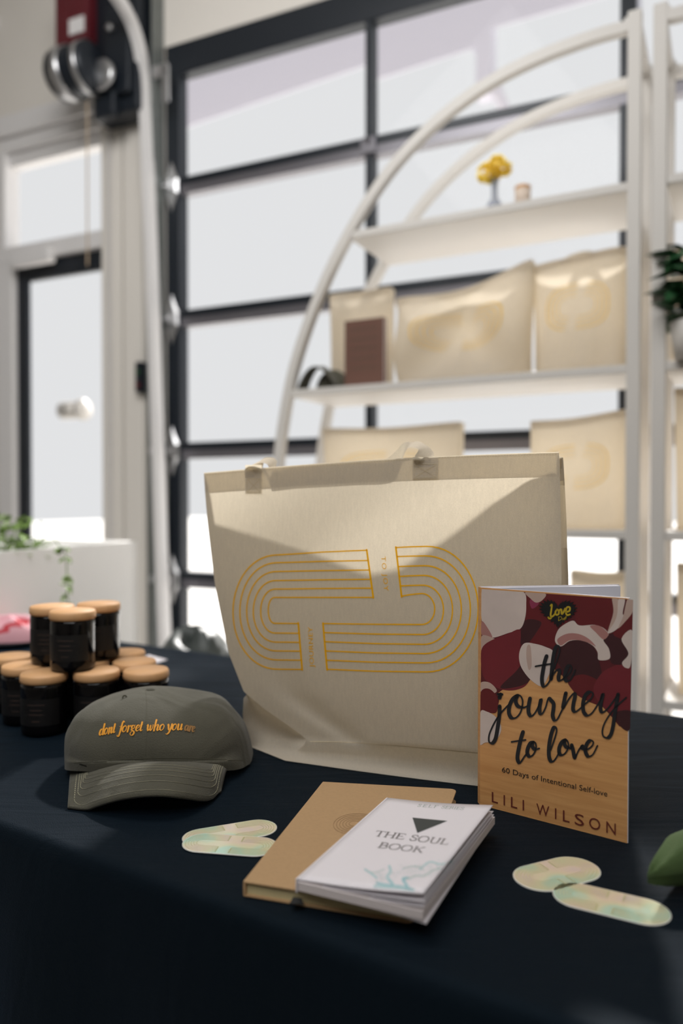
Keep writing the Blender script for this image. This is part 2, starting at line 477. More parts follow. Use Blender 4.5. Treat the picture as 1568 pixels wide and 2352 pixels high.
for s0 in (.095, .99):
    for z0, z1 in zip([.1] + [z + .034 for z in ZR[1:]], [z - .034 for z in ZR[1:]] + [2.853]):
        wd = .030 if s0 < .5 else .05
        b = MB(); b.fbox(WF, s0, s0 + wd, z0, z1, .006, .056); build('muntin', b, M['black'], r)
for a0, a1 in ((-.745, .095), (.125, .99), (1.04, 1.93)):
    for z0, z1 in zip([.1] + [z + .034 for z in ZR[1:]], [z - .034 for z in ZR[1:]] + [2.853]):
        b = MB(); b.fbox(WF, a0, a1, z0, z1, .03, .034); build('pane', b, M['glass'], r)
for z in ZR[1:]:
    b = MB(); s = -.785
    out = [(0, .105), (.018, .06), (.034, .03), (.034, -.03), (.018, -.06), (0, -.105), (-.018, -.06), (-.034, -.03), (-.034, .03), (-.018, .06)]
    b.add([WF.P(s + x, z + y, -.004) for x, y in out] + [WF.P(s + x * .7, z + y * .8, -.012) for x, y in out],
          [tuple(range(10, 20))] + [(i, (i + 1) % 10, 10 + (i + 1) % 10, 10 + i) for i in range(10)])
    b.lathe([(0, -.02), (.014, -.02), (.014, .02), (0, .02)], WF.P(s, z, -.02), 14, ax=(0, 0, 1))
    h = build('hinge', b, M['zinc'], r, smooth=False)
    b = MB(); b.tube([WF.P(s, z, -.02), WF.P(s - .075, z, -.03)], .006, 8); b.lathe([(0, -.008), (.018, -.008), (.022, 0), (.018, .008), (0, .008)], WF.P(s - .08, z, -.03), 18, ax=WF.a)
    build('roller', b, M['zinc'], h, smooth=True)
for z in ZR[1:]:
    b = MB(); s = .11
    b.fbox(WF, s - .03, s + .03, z - .03, z + .03, -.008, .004); b.lathe([(0, -.014), (.01, -.014), (.01, .014), (0, .014)], WF.P(s, z + .02, -.01), 10, ax=WF.a)
    build('hinge', b, M['rail'], r, bevel=.003)
# jamb angle of galvanised steel beside the door
b = MB(); b.fbox(WF, -.90, -.82, 0, 3.3, -.03, -.002); b.fbox(WF, -.832, -.822, 0, 3.3, -.075, -.03)
tag(build('jamb_angle', b, M['galv'], bevel=.002), 'grey galvanised steel angle standing upright between pier and garage door', 'steel angle')
# curved roller track
pts = [(382, 1560), (376, 1400), (368, 1200), (358, 900), (349, 620), (341, 420), (336, 300), (331, 200), (322, 120), (305, 60), (283, 15), (255, -25), (222, -60)]
ns = [-.09] * 8 + [-.12, -.17, -.24, -.32, -.42]
P3 = [Vector(p) for p in catmull([tuple(WF.at(x, y, n)) for (x, y), n in zip(pts, ns)], 6)]
lo = P3[0].copy(); lo.z = 0.0
P3 = [lo] + P3
b = MB(); rows = []
for i, p in enumerate(P3):
    t = (P3[min(i + 1, len(P3) - 1)] - P3[max(i - 1, 0)]).normalized()
    q = WF.a; k = t.cross(q).normalized()
    rows.append([p + q * .017 + k * .022, p + q * .017 - k * .022, p - q * .017 - k * .022, p - q * .017 + k * .022])
b.grid(rows, closed=True)
tag(build('roller_track', b, M['trim']), 'white steel roller track curving inward at the top beside garage door', 'door track')
b = MB()
for i, (z, hgt) in enumerate(((2.62, .2), (.1, .12))):
    pass
c = WF.at(380, 170, -.06); s0 = (c - WF.o).dot(WF.a)
b.fbox(WF, s0 - .05, s0 + .03, c.z - .02, c.z + .03, -.085, -.0755); b.fbox(WF, s0 + .0, s0 + .035, c.z - .13, c.z + .02, -.085, -.0755)
tag(build('track_bracket', b, M['zinc'], bevel=.004), 'small pale metal bracket joining the track to the jamb near the top of garage door', 'bracket')
for py in (560, 1000):
    pass

# garage door opener
o0 = WF.at(215, 130, -.28)
op = thing('door_opener', (o0.x, o0.y, WF.at(215, 280, -.28).z), 'dark red and black garage door opener motor high on the wall', 'door opener')
def wbox(b, x0, y0, x1, y1, n0, n1, mi=0):
    s0, z1 = WF.S(x0, (y0 + y1) / 2, n0)[0], WF.S((x0 + x1) / 2, y0, n0)[1]
    s1, z0 = WF.S(x1, (y0 + y1) / 2, n0)[0], WF.S((x0 + x1) / 2, y1, n0)[1]
    b.fbox(WF, s0, s1, z0, z1, n0, n1, mi)
b = MB(); wbox(b, 126, -60, 200, 98, -.19, -.13); build('control_box', b, M['red'], op, bevel=.006)
b = MB(); wbox(b, 158, 40, 192, 76, -.194, -.190); build('label_plate', b, M['trim'], op)
b = MB(); wbox(b, 212, -60, 318, 262, -.13, -.02); wbox(b, 216, 205, 262, 268, -.17, -.13); wbox(b, 236, 10, 296, 215, -.16, -.13)
build('motor_housing', b, M['black'], op, bevel=.012)
c = WF.at(176, 165, -.22)
b = MB(); b.lathe([(0, -.10), (.085, -.10), (.098, -.085), (.098, .085), (.085, .10), (0, .10)], c, 32, ax=WF.a)
mo = build('motor', b, M['black'], op, smooth=True)
b = MB(); b.lathe([(.100, -.03), (.104, -.03), (.104, .02), (.100, .02)], c - WF.a * .03, 32, ax=WF.a); b.lathe([(.100, -.01), (.103, -.01), (.103, .015), (.100, .015)], c + WF.a * .065, 32, ax=WF.a)
build('motor_band', b, M['zinc'], mo, smooth=True)
c2 = WF.at(234, 172, -.20)
b = MB(); b.lathe([(0, -.015), (.05, -.015), (.062, -.01), (.062, .01), (.045, .015), (.03, .005), (0, .005)], c2, 28, ax=WF.n)
build('pulley', b, M['zinc'], op, smooth=True)
c3 = WF.at(252, 64, -.17)
b = MB(); b.lathe([(0, -.01), (.014, -.01), (.014, .01), (0, .01)], c3, 16, ax=WF.n); build('bolt', b, M['zinc'], op, smooth=True)
# cords
b = MB(); top = WF.at(200, 235, -.22); bot = WF.at(201, 610, -.22)
b.tube([top, bot], .0035, 6)
tag(build('pull_cord', b, mat('tan_cord', srgb(176, 156, 132), .8)), 'thin tan release cord hanging below the garage door opener', 'cord')
b = MB(); t0 = WF.at(250, 300, -.03); z = t0.z
while z > WF.at(255, 1280, -.03).z:
    b.lathe([(0, -.008), (.006, -.005), (.008, 0), (.006, .005), (0, .008)], Vector((t0.x, t0.y, z)), 8); z -= .0175
tag(build('hoist_chain', b, M['trim'], smooth=True), 'white beaded hoist chain hanging along the left edge of the pier', 'chain')
c = WF.at(328, 868, -.02)
s0 = (c - WF.o).dot(WF.a)
sw = thing('push_button_station', WF.P(s0, c.z - .06, -.03), 'small black wall switch with green and red buttons on the pier', 'switch')
b = MB(); b.fbox(WF, s0 - .018, s0 + .018, c.z - .065, c.z + .065, -.05, -.014); build('switch_housing', b, M['black'], sw, bevel=.004)
b = MB(); b.lathe([(0, -.001), (.011, 0), (.011, .008), (0, .009)], WF.P(s0, c.z + .02, -.05), 14, ax=-WF.n); build('green_button', b, M['darkleaf'], sw)
b = MB(); b.lathe([(0, -.001), (.011, 0), (.011, .008), (0, .009)], WF.P(s0, c.z - .035, -.05), 14, ax=-WF.n); build('red_button', b, M['red'], sw)

# awning outside above the garage door
aw = thing('street_canopy', WF.P(.6, 0, 3.1), 'pale lilac canopy standing outside beyond the top panes of garage door', 'canopy')
def fascia(x0, y0, x1, y1, ztop, mi='awning'):
    a = WF.S(x0, y0, 3.0); c_ = WF.S(x1, y1, 3.0); b = MB()
    b.hexa([WF.P(a[0], a[1], 3.0), WF.P(c_[0], c_[1], 3.0), WF.P(c_[0], c_[1], 3.02), WF.P(a[0], a[1], 3.02),
            WF.P(a[0], ztop, 3.0), WF.P(c_[0], ztop, 3.0), WF.P(c_[0], ztop, 3.02), WF.P(a[0], ztop, 3.02)])
    return build('fascia', b, M[mi], aw)
fascia(395, 302, 858, 143, 5.0)
fascia(858, 184, 1092, 108, 5.0)
fascia(1128, 64, 1460, -30, 5.0)
a = WF.S(1092, 108, 3.0); c_ = WF.S(1128, 64, 3.0)
b = MB(); b.fbox(WF, a[0], c_[0], 4.1, 5.0, 3.0, 3.15); build('fascia', b, M['awning'], aw)
b = MB(); q = WF.S(1152, 240, 3.0); b.tube([WF.P(a[0] - .02, a[1] + .1, 3.08), WF.P(q[0], q[1], 3.08)], .045, 10); build('brace', b, M['awning'], aw, smooth=True)
q = WF.S(1452, 900, 3.0); b = MB(); b.tube([WF.P(q[0], -.06, 3.08), WF.P(q[0], 4.9, 3.08)], .04, 10); build('post', b, M['awning'], aw, smooth=True)

# ------------------------------------------------------------------ white planter box
A = G(315, 1243, .95); B_ = G(0, 1268, .95); A.z = B_.z = 0
d = (A - B_).normalized(); B_ = B_ - d * .12; nrm = Vector((-d.y, d.x, 0)) * .30
pl = thing('planter_box', (A + B_) / 2 + nrm / 2, 'tall white planter box filled with leafy green plants', 'planter')
Z = Vector((0, 0, 1)); b = MB()
t_ = nrm.normalized() * .02
for p, q, u in ((B_, A, t_), (B_ + nrm, A + nrm, -t_), (A, A + nrm, -d * .02), (B_, B_ + nrm, d * .02)):
    b.hexa([p, q, q + u, p + u, p + Z * .95, q + Z * .95, q + u + Z * .95, p + u + Z * .95])
b.hexa([B_ + Z * .80 + t_, A + Z * .80 + t_, A + nrm + Z * .80 - t_, B_ + nrm + Z * .80 - t_, B_ + Z * .82 + t_, A + Z * .82 + t_, A + nrm + Z * .82 - t_, B_ + nrm + Z * .82 - t_])
build('box', b, mat('planter_white', srgb(248, 247, 245), .5), pl)
def leaf(b, p, dr, L, W, mi=0, up=Vector((0, 0, 1))):
    dr = dr.normalized(); sd_ = dr.cross(up); sd_ = sd_.normalized() if sd_.length > .01 else Vector((1, 0, 0))
    n = sd_.cross(dr)
    pts = [p, p + dr * L * .35 + sd_ * W * .5 + n * .1 * W, p + dr * L * .7 + sd_ * W * .4, p + dr * L - n * .2 * L * .3, p + dr * L * .7 - sd_ * W * .4, p + dr * L * .35 - sd_ * W * .5 + n * .1 * W, p + dr * L * .5 - n * .12 * W]
    b.add(pts, [(0, 1, 6), (1, 2, 6), (2, 3, 6), (3, 4, 6), (4, 5, 6), (5, 0, 6)], mi)
rnd = random.Random(3)
for k, (px, py, n) in enumerate(((20, 1262, 90), (78, 1258, 90), (128, 1255, 60))):
    base = G(px, py + 6, .95) + nrm * .35; base.z = .82
    b = MB(); stem = MB()
    for i in range(n):
        a = rnd.uniform(0, 6.28); rr = rnd.uniform(.01, .075 if k < 2 else .055); hh = rnd.uniform(.10, .21 if k < 2 else .155)
        p = base + Vector((math.cos(a) * rr, math.sin(a) * rr, hh))
        leaf(b, p, Vector((math.cos(a), math.sin(a), rnd.uniform(-.4, .9))), rnd.uniform(.02, .038), rnd.uniform(.015, .026))
        if i % 6 == 0: stem.tube([base, base.lerp(p, .5) + Vector((0, 0, .02)), p], .0015, 5)
    pt = thing('leafy_plant', base, ['bushy light green plant at the far left of planter box', 'middle leafy green plant in planter box behind the candles', 'small trailing green plant nearest the free end of planter box'][k], 'plant', 'plants in the planter box')
    if k == 2:
        tr = [G(125, 1262, .955) - nrm * .06]
        tr[0].z = .96
        for i in range(9): tr.append(tr[0] + Vector((.002 * math.sin(i), 0, -.022 * i)) - nrm.normalized() * (.012 + .002 * i))
        stem.tube([base] + [base.lerp(tr[0], .5) + Vector((0, 0, .13))] + tr, .0014, 5)
        for i, q in enumerate(tr):
            for j in range(3):
                if i in (3,): continue
                leaf(b, q, Vector((rnd.uniform(-1, 1), rnd.uniform(-1, -.1), rnd.uniform(-.8, .3))), rnd.uniform(.016, .028), rnd.uniform(.012, .02))
    build('foliage', b, M['leaf'], pt); build('stem', stem, M['leaf'], pt)

# ------------------------------------------------------------------ table and cloth
BK, SL_, SR_ = .767, -1.25, 1.30
tb = thing('folding_table', TF.P(0, 0, .38), 'long folding table hidden under the black cloth', 'table')
b = MB(); b.fbox(TF, SL_ + .01, SR_ - .01, .715, .744, .01, BK - .01); build('tabletop', b, M['white'], tb)
for s in (SL_ + .15, SR_ - .15):
    for n in (.12, BK - .12):
        b = MB(); b.tube([TF.P(s, 0, n), TF.P(s, .715, n)], .014, 10); build('leg', b, M['galv'], tb)
b = MB(); ring = []
def crn(s0, s1, n0, n1, r, z, wav=0):
    pts = []
    for cx, cy, a0 in ((s1 - r, n0 + r, -90), (s1 - r, n1 - r, 0), (s0 + r, n1 - r, 90), (s0 + r, n0 + r, 180)):
        for k in range(5):
            a = math.radians(a0 + k * 22.5); pts.append((cx + math.cos(a) * r, cy + math.sin(a) * r))
    full = []
    for i, p in enumerate(pts):
        q = pts[(i + 1) % len(pts)]; m = 1 if i % 5 != 4 else (20 if i in (4, 14) else 60)
        for k in range(m): full.append((lerp(p[0], q[0], k / m), lerp(p[1], q[1], k / m)))
    out = []
    for i, p in enumerate(full):
        cx, cy = (s0 + s1) / 2, (n0 + n1) / 2
        nx = 0; ny = 0
        if p[0] > s1 - r * 1.5: nx = 1
        if p[0] < s0 + r * 1.5: nx = -1
        if p[1] > n1 - r * 1.5: ny = 1
        if p[1] < n0 + r * 1.5: ny = -1
        w_ = wav * (.5 + .5 * math.sin((p[0] + p[1]) * 23) * math.sin(p[0] * 7 + 1))
        out.append(TF.P(p[0] + nx * w_, z, p[1] + ny * w_))
    return out
rows = [crn(SL_, SR_, 0, BK, .02, .002, .05), crn(SL_, SR_, 0, BK, .02, .35, .03), crn(SL_, SR_, 0, BK, .02, .66, .012), crn(SL_, SR_, 0, BK, .02, .735, .002),
        crn(SL_ + .002, SR_ - .002, .002, BK - .002, .02, .744, 0), crn(SL_ + .006, SR_ - .006, .006, BK - .006, .02, .7485, 0), crn(SL_ + .012, SR_ - .012, .012, BK - .012, .02, .750, 0)]
b.grid(rows, closed=True)
n = len(rows[0]); b.f.append([6 * n + i for i in range(n)]); b.m.append(0)
def cloth_node(m):
    nt = m.node_tree; p = nt.nodes['Principled BSDF']; N = nt.nodes.new; L = nt.links.new
    tc = N('ShaderNodeTexCoord'); mp = N('ShaderNodeMapping'); mp.inputs['Rotation'].default_value = (0, 0, .35); mp.inputs['Scale'].default_value = (1.2, 7, 1)
    nz = N('ShaderNodeTexNoise'); nz.inputs['Scale'].default_value = 3.0; nz.inputs['Detail'].default_value = 3; nz.inputs['Distortion'].default_value = .6
    L(tc.outputs['Object'], mp.inputs[0]); L(mp.outputs[0], nz.inputs['Vector'])
    bp = N('ShaderNodeBump'); bp.inputs['Strength'].default_value = .4; bp.inputs['Distance'].default_value = .009
    old = p.inputs['Normal'].links[0].from_node
    L(nz.outputs['Fac'], bp.inputs['Height']); L(bp.outputs[0], old.inputs['Normal'])
cloth_node(M['cloth'])
tag(build('tablecloth', b, M['cloth'], smooth=True), 'black tablecloth draped to the floor over the long display table', 'tablecloth')
ZT0 = .7502

# ------------------------------------------------------------------ arched shelves
ARC = [(1437, 58), (1370, 76), (1290, 104), (1220, 133), (1150, 168), (1080, 212), (1010, 266), (950, 322), (895, 384), (848, 450), (805, 520), (765, 595), (727, 680), (695, 765), (668, 855), (650, 945), (638, 1030), (633, 1100)]
arc = [SF.S(x, y, 0) for x, y in ARC]
zl = arc[-1][1]; sl = arc[-1][0]
arc = catmull(arc, 4)
arc = [p for p in arc] + [(sl, 1.0), (sl, .5), (sl, 0)]
MID = (SF.S(1454, 600)[0] + SF.S(1513, 600)[0]) / 2
PS = SF.S(1454, 600)[0]
ZTOP = SF.S(1452, 22)[1]
def sweep(b, path, wd, n0, n1):
    rows = []
    for i, p in enumerate(path):
        a = path[max(0, i - 1)]; q = path[min(len(path) - 1, i + 1)]
        dx, dz = q[0] - a[0], q[1] - a[1]; l = math.hypot(dx, dz) or 1
        ox, oz = -dz / l * wd / 2, dx / l * wd / 2
        rows.append([SF.P(p[0] + ox, p[1] + oz, n0), SF.P(p[0] - ox, p[1] - oz, n0), SF.P(p[0] - ox, p[1] - oz, n1), SF.P(p[0] + ox, p[1] + oz, n1)])
    b.grid(rows, closed=True)
    k = len(b.v); b.f += [[k - 1, k - 2, k - 3, k - 4], [0, 1, 2, 3]]; b.m += [0, 0]
SHZ = [1.862, 1.410, .995, .58, .16]
DP = .30
def arc_s(z):
    best = min(arc, key=lambda p: abs(p[1] - z)); return best[0]
for mir in (False, True):
    fx = (lambda s: 2 * MID - s) if mir else (lambda s: s)
    lab = 'white steel shelf unit with half arch frame holding canvas bags' if not mir else 'second white shelf unit cut off by the right edge, with a plant on it'
    u = thing('arched_shelf_unit', SF.P(fx(.3), 0, .15), lab, 'shelf', 'arched shelf units')
    for n0 in (0, DP - .03):
        b = MB(); s0, s1 = sorted((fx(PS - .0165), fx(PS + .0165))); b.fbox(SF, s0, s1, 0, ZTOP, n0, n0 + .03); build('post', b, M['white'], u, bevel=.003)
        b = MB(); path = [(fx(PS - .01), ZTOP - .02)] + [(fx(p[0]), p[1]) for p in arc]
        sweep(b, path, .027, n0 + .001, n0 + .029); build('arch', b, M['white'], u)
    b = MB(); s0, s1 = sorted((fx(PS - .012), fx(PS + .012))); b.fbox(SF, s0, s1, ZTOP - .03, ZTOP - .001, .03, DP - .03); build('top_rail', b, M['white'], u, bevel=.002)
    for z in SHZ:
        s0, s1 = sorted((fx(arc_s(z) + .008), fx(PS - .0165)))
        b = MB(); b.fbox(SF, s0, s1, z - .022, z, .004, DP - .004); build('shelf', b, M['white'], u, bevel=.002)

# ------------------------------------------------------------------ shelf bags
def shelf_bag(fr, s0, s1, zb, h, n0, dep, lab, sag=.02, seed=0, hh=.0, mats=None, fold=0, group='canvas bags on the arched shelves', tilt=0, prt=True):
    """open canvas tote seen from the room: body with sagging rim and folds, hem, handles"""
    rn = random.Random(seed)
    root = thing('canvas_tote_bag', fr.P((s0 + s1) / 2, zb, n0 + dep / 2), lab, 'bag', group)
    W_ = s1 - s0; nu = 26; nv = 14
    ph = [rn.uniform(0, 6.28) for _ in range(5)]
    def pt(u, v, side):
        x = s0 + W_ * (u * (.96 + .04 * v) + .02 * (1 - v))
        edge = math.sin(math.pi * u) ** .5
        bul = (1 - .55 * v) * edge
        zt = zb + h + tilt * (u - .5) - sag * math.sin(math.pi * u) ** 1.3 * (1 if side < 0 else .6)
        z = zb + (zt - zb) * v
        wob = .006 * math.sin(7 * u + ph[0] + 3 * v) * v + .008 * fold * math.exp(-((u - .5) / .22) ** 2) * math.sin(v * 3.2) + .005 * math.sin(15 * (u - .5) * (1 - v) + ph[1]) * edge
        uf = fold * .018 * math.sin(math.pi * v) * math.sin(9 * abs(u - .5) + 2.5 * v)
        n = n0 + dep / 2 + side * (dep / 2) * (.25 + .75 * bul) + (wob + uf) * (1 if side < 0 else .4)
        return fr.P(x, z, n)
    b = MB()
    fr_ = [[pt(i / nu, j / nv, -1) for i in range(nu + 1)] for j in range(nv + 1)]
    bk = [[pt(1 - i / nu, j / nv, 1) for i in range(nu + 1)] for j in range(nv + 1)]
    b.grid([a + c for a, c in zip(fr_, bk)], closed=True)
    m2 = 2 * (nu + 1); b.f.append([i for i in range(m2)][::-1]); b.m.append(0)
    body = build('body', b, mats or M['canvas_far'], root, smooth=True)
    if prt:
        pb_ = MB()
        for k in range(4):
            ru, rv = .34 - .045 * k, .20 - .035 * k
            for q in range(48):
                if q in (10, 11, 34, 35): continue
                a0, a1 = q * math.pi / 24, (q + 1) * math.pi / 24
                sp = lambda c: abs(c) ** .7 * (1 if c >= 0 else -1)
                P_ = [pt(.5 + ru * f * sp(math.cos(a)), .56 + rv * f * sp(math.sin(a)), -1) - fr.n * .0012 for a in (a0, a1) for f in (1, .955)]
                pb_.add(P_, [(0, 1, 3, 2)])
        build('oval_print', pb_, M['faint_yellow'], root)
    for side, rows in ((-1, fr_), (1, [r_[::-1] for r_ in bk])):
        off = fr.n * (-.0015 if side < 0 else .0015)
        hb = MB(); hb.grid([[p + off + Vector((0, 0, .001 if k else -.02)) for p in rows[-1]] for k in (0, 1)])
        build('hem', hb, mats or M['canvas_far'], root, smooth=True)
        if hh > 0:
            pp = []
            for k in range(13):
                a = math.pi * k / 12
                u = .5 - .19 * math.cos(a); p = pt(u, 1, side)
                pp.append(p + Vector((0, 0, hh * math.sin(a) - .01)) + fr.n * side * (.002 if k in (0, 12) else -.03 * math.sin(a)))
            sb = MB(); sb.grid([[p + fr.a * -.0 + Vector((0, 0, 0)), p + Vector((0, 0, -.026)) if 2 < k < 10 else p + fr.a * (.026 if k <= 2 else -.026)] for k, p in enumerate(pp)])
            build('handle', sb, mats or M['canvas_far'], root, smooth=True)
    return root

def sb(px0, px1, pytop, shelf, lab, **k):
    n0 = k.pop('n0', .04)
    s0 = SF.S(px0, pytop, n0)[0]; s1 = SF.S(px1, pytop, n0)[0]
    zt = SF.S((px0 + px1) / 2, pytop, n0)[1]
    zb = SHZ[shelf] + .001
    return shelf_bag(SF, s0, s1, zb, zt - zb, n0, k.pop('dep', .12), lab, **k)
sb(745, 888, 664, 1, 'upright cream canvas bag behind the dark brown book on the middle shelf', sag=.004, seed=1, n0=.12, dep=.10, tilt=.0, prt=False)
sb(893, 1212, 632, 1, 'cream canvas tote with drooping folded rim in the centre of the middle shelf', sag=.035, seed=2, n0=.03, dep=.14, fold=2.4, tilt=.06)
sb(1214, 1434, 578, 1, 'warm tan canvas tote with handle shadow at the post end of the middle shelf', sag=.0, seed=3, n0=.06, dep=.16, hh=.03, tilt=.02)
sb(726, 1046, 974, 2, 'canvas tote lower left, its rim showing just above the big bag', sag=.008, seed=4, n0=.05, dep=.13)
sb(1207, 1434, 950, 2, 'tall pale canvas tote on the lower shelf right behind the big bag', sag=.01, seed=5, n0=.04, dep=.14, tilt=.02)
sb(1300, 1434, 1318, 3, 'cream canvas bag on the lowest visible shelf behind the standing book', sag=.01, seed=6, n0=.05, dep=.14)
def sb2(px0, s1, pytop, z, lab, **k):
    n0 = k.pop('n0', .05); s0 = SF.S(px0, pytop, n0)[0]; zt = SF.S(px0 + 20, pytop, n0)[1]
    return shelf_bag(SF, s0, s1, z + .001, zt - z, n0, k.pop('dep', .14), lab, **k)
sb2(1534, 1.22, 560, SHZ[1], 'tan canvas bag behind the dark leafy plant at the right edge', seed=8, n0=.17, dep=.10)
sb2(1545, 1.25, 885, SHZ[2], 'pale canvas bag on the second unit between its middle shelves', seed=9)
sb2(1550, 1.25, 1300, SHZ[3], 'cream canvas bag low on the second shelf unit at the right edge', seed=10)

# brown book leaning against the cream bag, small olive cap, vase, candle
s0, z1 = SF.S(791, 738, .07); s1, _ = SF.S(881, 738, .07)
bk = thing('brown_book', SF.P((s0 + s1) / 2, SHZ[1], .08), 'dark brown book standing in front of the cream bag on middle shelf', 'book')
b = MB(); b.fbox(SF, s0, s1, SHZ[1] + .001, z1, .070, .073); b.fbox(SF, s0, s1, SHZ[1] + .001, z1, .088, .091); build('cover', b, M['brown'], bk, bevel=.001)
b = MB(); b.fbox(SF, s0 + .003, s1 - .003, SHZ[1] + .004, z1 - .003, .073, .088); build('page_block', b, M['white_print'], bk)
b = MB()
for k in range(5):
    zz = lerp(SHZ[1] + .06, z1 - .03, k / 4)
    b.fbox(SF, s0 + .02, s1 - .02, zz, zz + .002, .0695, .0699)
build('cover_print', b, M['cap_dark'], bk)
# olive cap on shelf (small)
c = SF.at(742, 862, .075); c.z = SHZ[1] + .001
cp = thing('olive_cap', c, 'small olive green cap lying at the arch end of the middle shelf', 'cap')
b = MB(); rows = []
c = SF.at(740, 862, .075); c.z = SHZ[1] + .001
for j in range(9):
    a = j / 8 * math.pi / 2
    rows.append([c + SF.a * (math.cos(k * 2 * math.pi / 28) * .056 * math.cos(a) + .016) + SF.n * (.045 + math.sin(k * 2 * math.pi / 28) * .06 * math.cos(a)) + Z * (.072 * math.sin(a)) for k in range(28)])
b.grid(rows, closed=True); build('crown', b, M['cap'], cp, smooth=True, solid=.002)
b = MB(); rows = []
for j in range(6):
    t = j / 5
    rows.append([c + SF.a * ((k / 16 - .5) * .135 * (1 - .12 * t)) + SF.n * (-.055 + .05 * t + .012 * abs(k / 8 - 1)) + Z * (.003 + (.066 + .008 * t) * math.sin(math.pi * k / 16) ** .8) for k in range(17)])
b.grid(rows); build('brim', b, M['cap'], cp, smooth=True, solid=.004)
# vase with yellow flowers
c = SF.at(1135, 474, .035); c.z = SHZ[0] + .001
sv = thing('bud_vase', c, 'small clear bud vase on the top shelf', 'vase')
b = MB(); b.lathe([(.0, .001), (.019, .001), (.021, .006), (.019, .015), (.009, .03), (.0085, .06), (.010, .075), (.0125, .082)], c, 24)
build('vase_glass', b, mat('cloudy_glass', srgb(196, 200, 216), .15, Transmission_Weight=.6), sv, smooth=True)
fl = thing('yellow_flower', c + Z * .012, 'round yellow flower head standing in the bud vase', 'flower')
b = MB(); b.tube([c + Z * .012, c + Z * .085], .0022, 6); build('stem', b, M['leaf'], fl)
b = MB(); r3 = random.Random(5)
for (ox, oz, rr) in ((-.022, .102, .026), (.008, .116, .028), (.026, .108, .022), (-.004, .098, .024)):
    for k in range(70):
        a = r3.uniform(0, 6.28); e = math.asin(r3.uniform(-1, 1))
        q = Vector((math.cos(a) * math.cos(e), math.sin(a) * math.cos(e), math.sin(e)))
        leaf(b, c + SF.a * ox + Z * oz + q * rr * .55, q + Vector((0, 0, .1)), rr * .6, rr * .7)
build('petals', b, M['yellow_petal'], fl)
c = SF.at(1200, 464, .035); c.z = SHZ[0] + .001
cj = thing('candle_jar', c, 'small pale candle jar with lid beside the bud vase', 'candle')
b = MB(); b.lathe([(0, 0), (.019, 0), (.021, .003), (.021, .038), (0, .038)], c, 24); build('jar_body', b, M['tan'], cj, smooth=True)
b = MB(); b.lathe([(0, .038), (.0215, .0385), (.0215, .046), (.02, .048), (0, .048)], c, 24); build('lid', b, M['lid'], cj)
# dark plant, second unit
c = SF.at(1590, 800, -.01); c.z = SHZ[1] + .001
pp = thing('potted_rubber_plant', c, 'dark glossy leafed plant in white pot, cut by the right edge', 'plant')
b = MB(); b.lathe([(0, 0), (.04, 0), (.052, .085), (.048, .087), (.044, .075), (0, .073)], c, 28); build('pot', b, M['white'], pp, smooth=True)
b = MB(); st = MB(); r3 = random.Random(11)
for k in range(26):
    a = k * 2.4; hgt = .10 + .17 * k / 26
    p = c + Z * hgt + Vector((math.cos(a), math.sin(a), 0)) * .012
    leaf(b, p, Vector((math.cos(a), math.sin(a), r3.uniform(-.9, .6))), .10, .062)
    leaf(b, p, Vector((math.cos(a + 1.2), math.sin(a + 1.2), r3.uniform(-.9, .7))), .085, .055)
st.tube([c + Z * .07, c + Z * .28], .004, 6)
build('foliage', b, M['darkleaf'], pp); build('stem', st, M['darkleaf'], pp)

# stool with dark bundle behind the table
c = G(445, 1495, .80); c = Vector((-.62, 2.05, 0)); 
c = V(448, 1490, 2.05); c.z = 0
st_ = thing('black_stool', c, 'black stool standing behind the table in front of garage door', 'stool')
b = MB(); b.lathe([(0, .58), (.15, .58), (.155, .59), (.155, .605), (.15, .61), (0, .61)], c, 28); build('seat', b, M['black'], st_, smooth=True)
for k in range(4):
    a = math.pi / 4 + k * math.pi / 2; e = Vector((math.cos(a), math.sin(a), 0))
    b = MB(); b.tube([c + e * .16, c + e * .11 + Z * .59], .011, 8); build('leg', b, M['black'], st_)
b = MB(); rows = []; r3 = random.Random(4)
for j in range(9):
    a = j / 8 * math.pi / 2
    rows.append([c + Z * .611 + Vector((math.cos(t * .2618) * .13 * math.cos(a) * (1 + .15 * math.sin(3 * t * .2618)), math.sin(t * .2618) * .11 * math.cos(a), .10 * math.sin(a) * (1 + .25 * math.sin(2.5 * t * .2618 + j)))) for t in range(24)])
b.grid(rows, closed=True)
tag(build('dark_bag', b, mat('dark_green_black_nylon', srgb(52, 58, 56), .5), smooth=True), 'crumpled dark bag lying on the stool behind the table', 'bag')

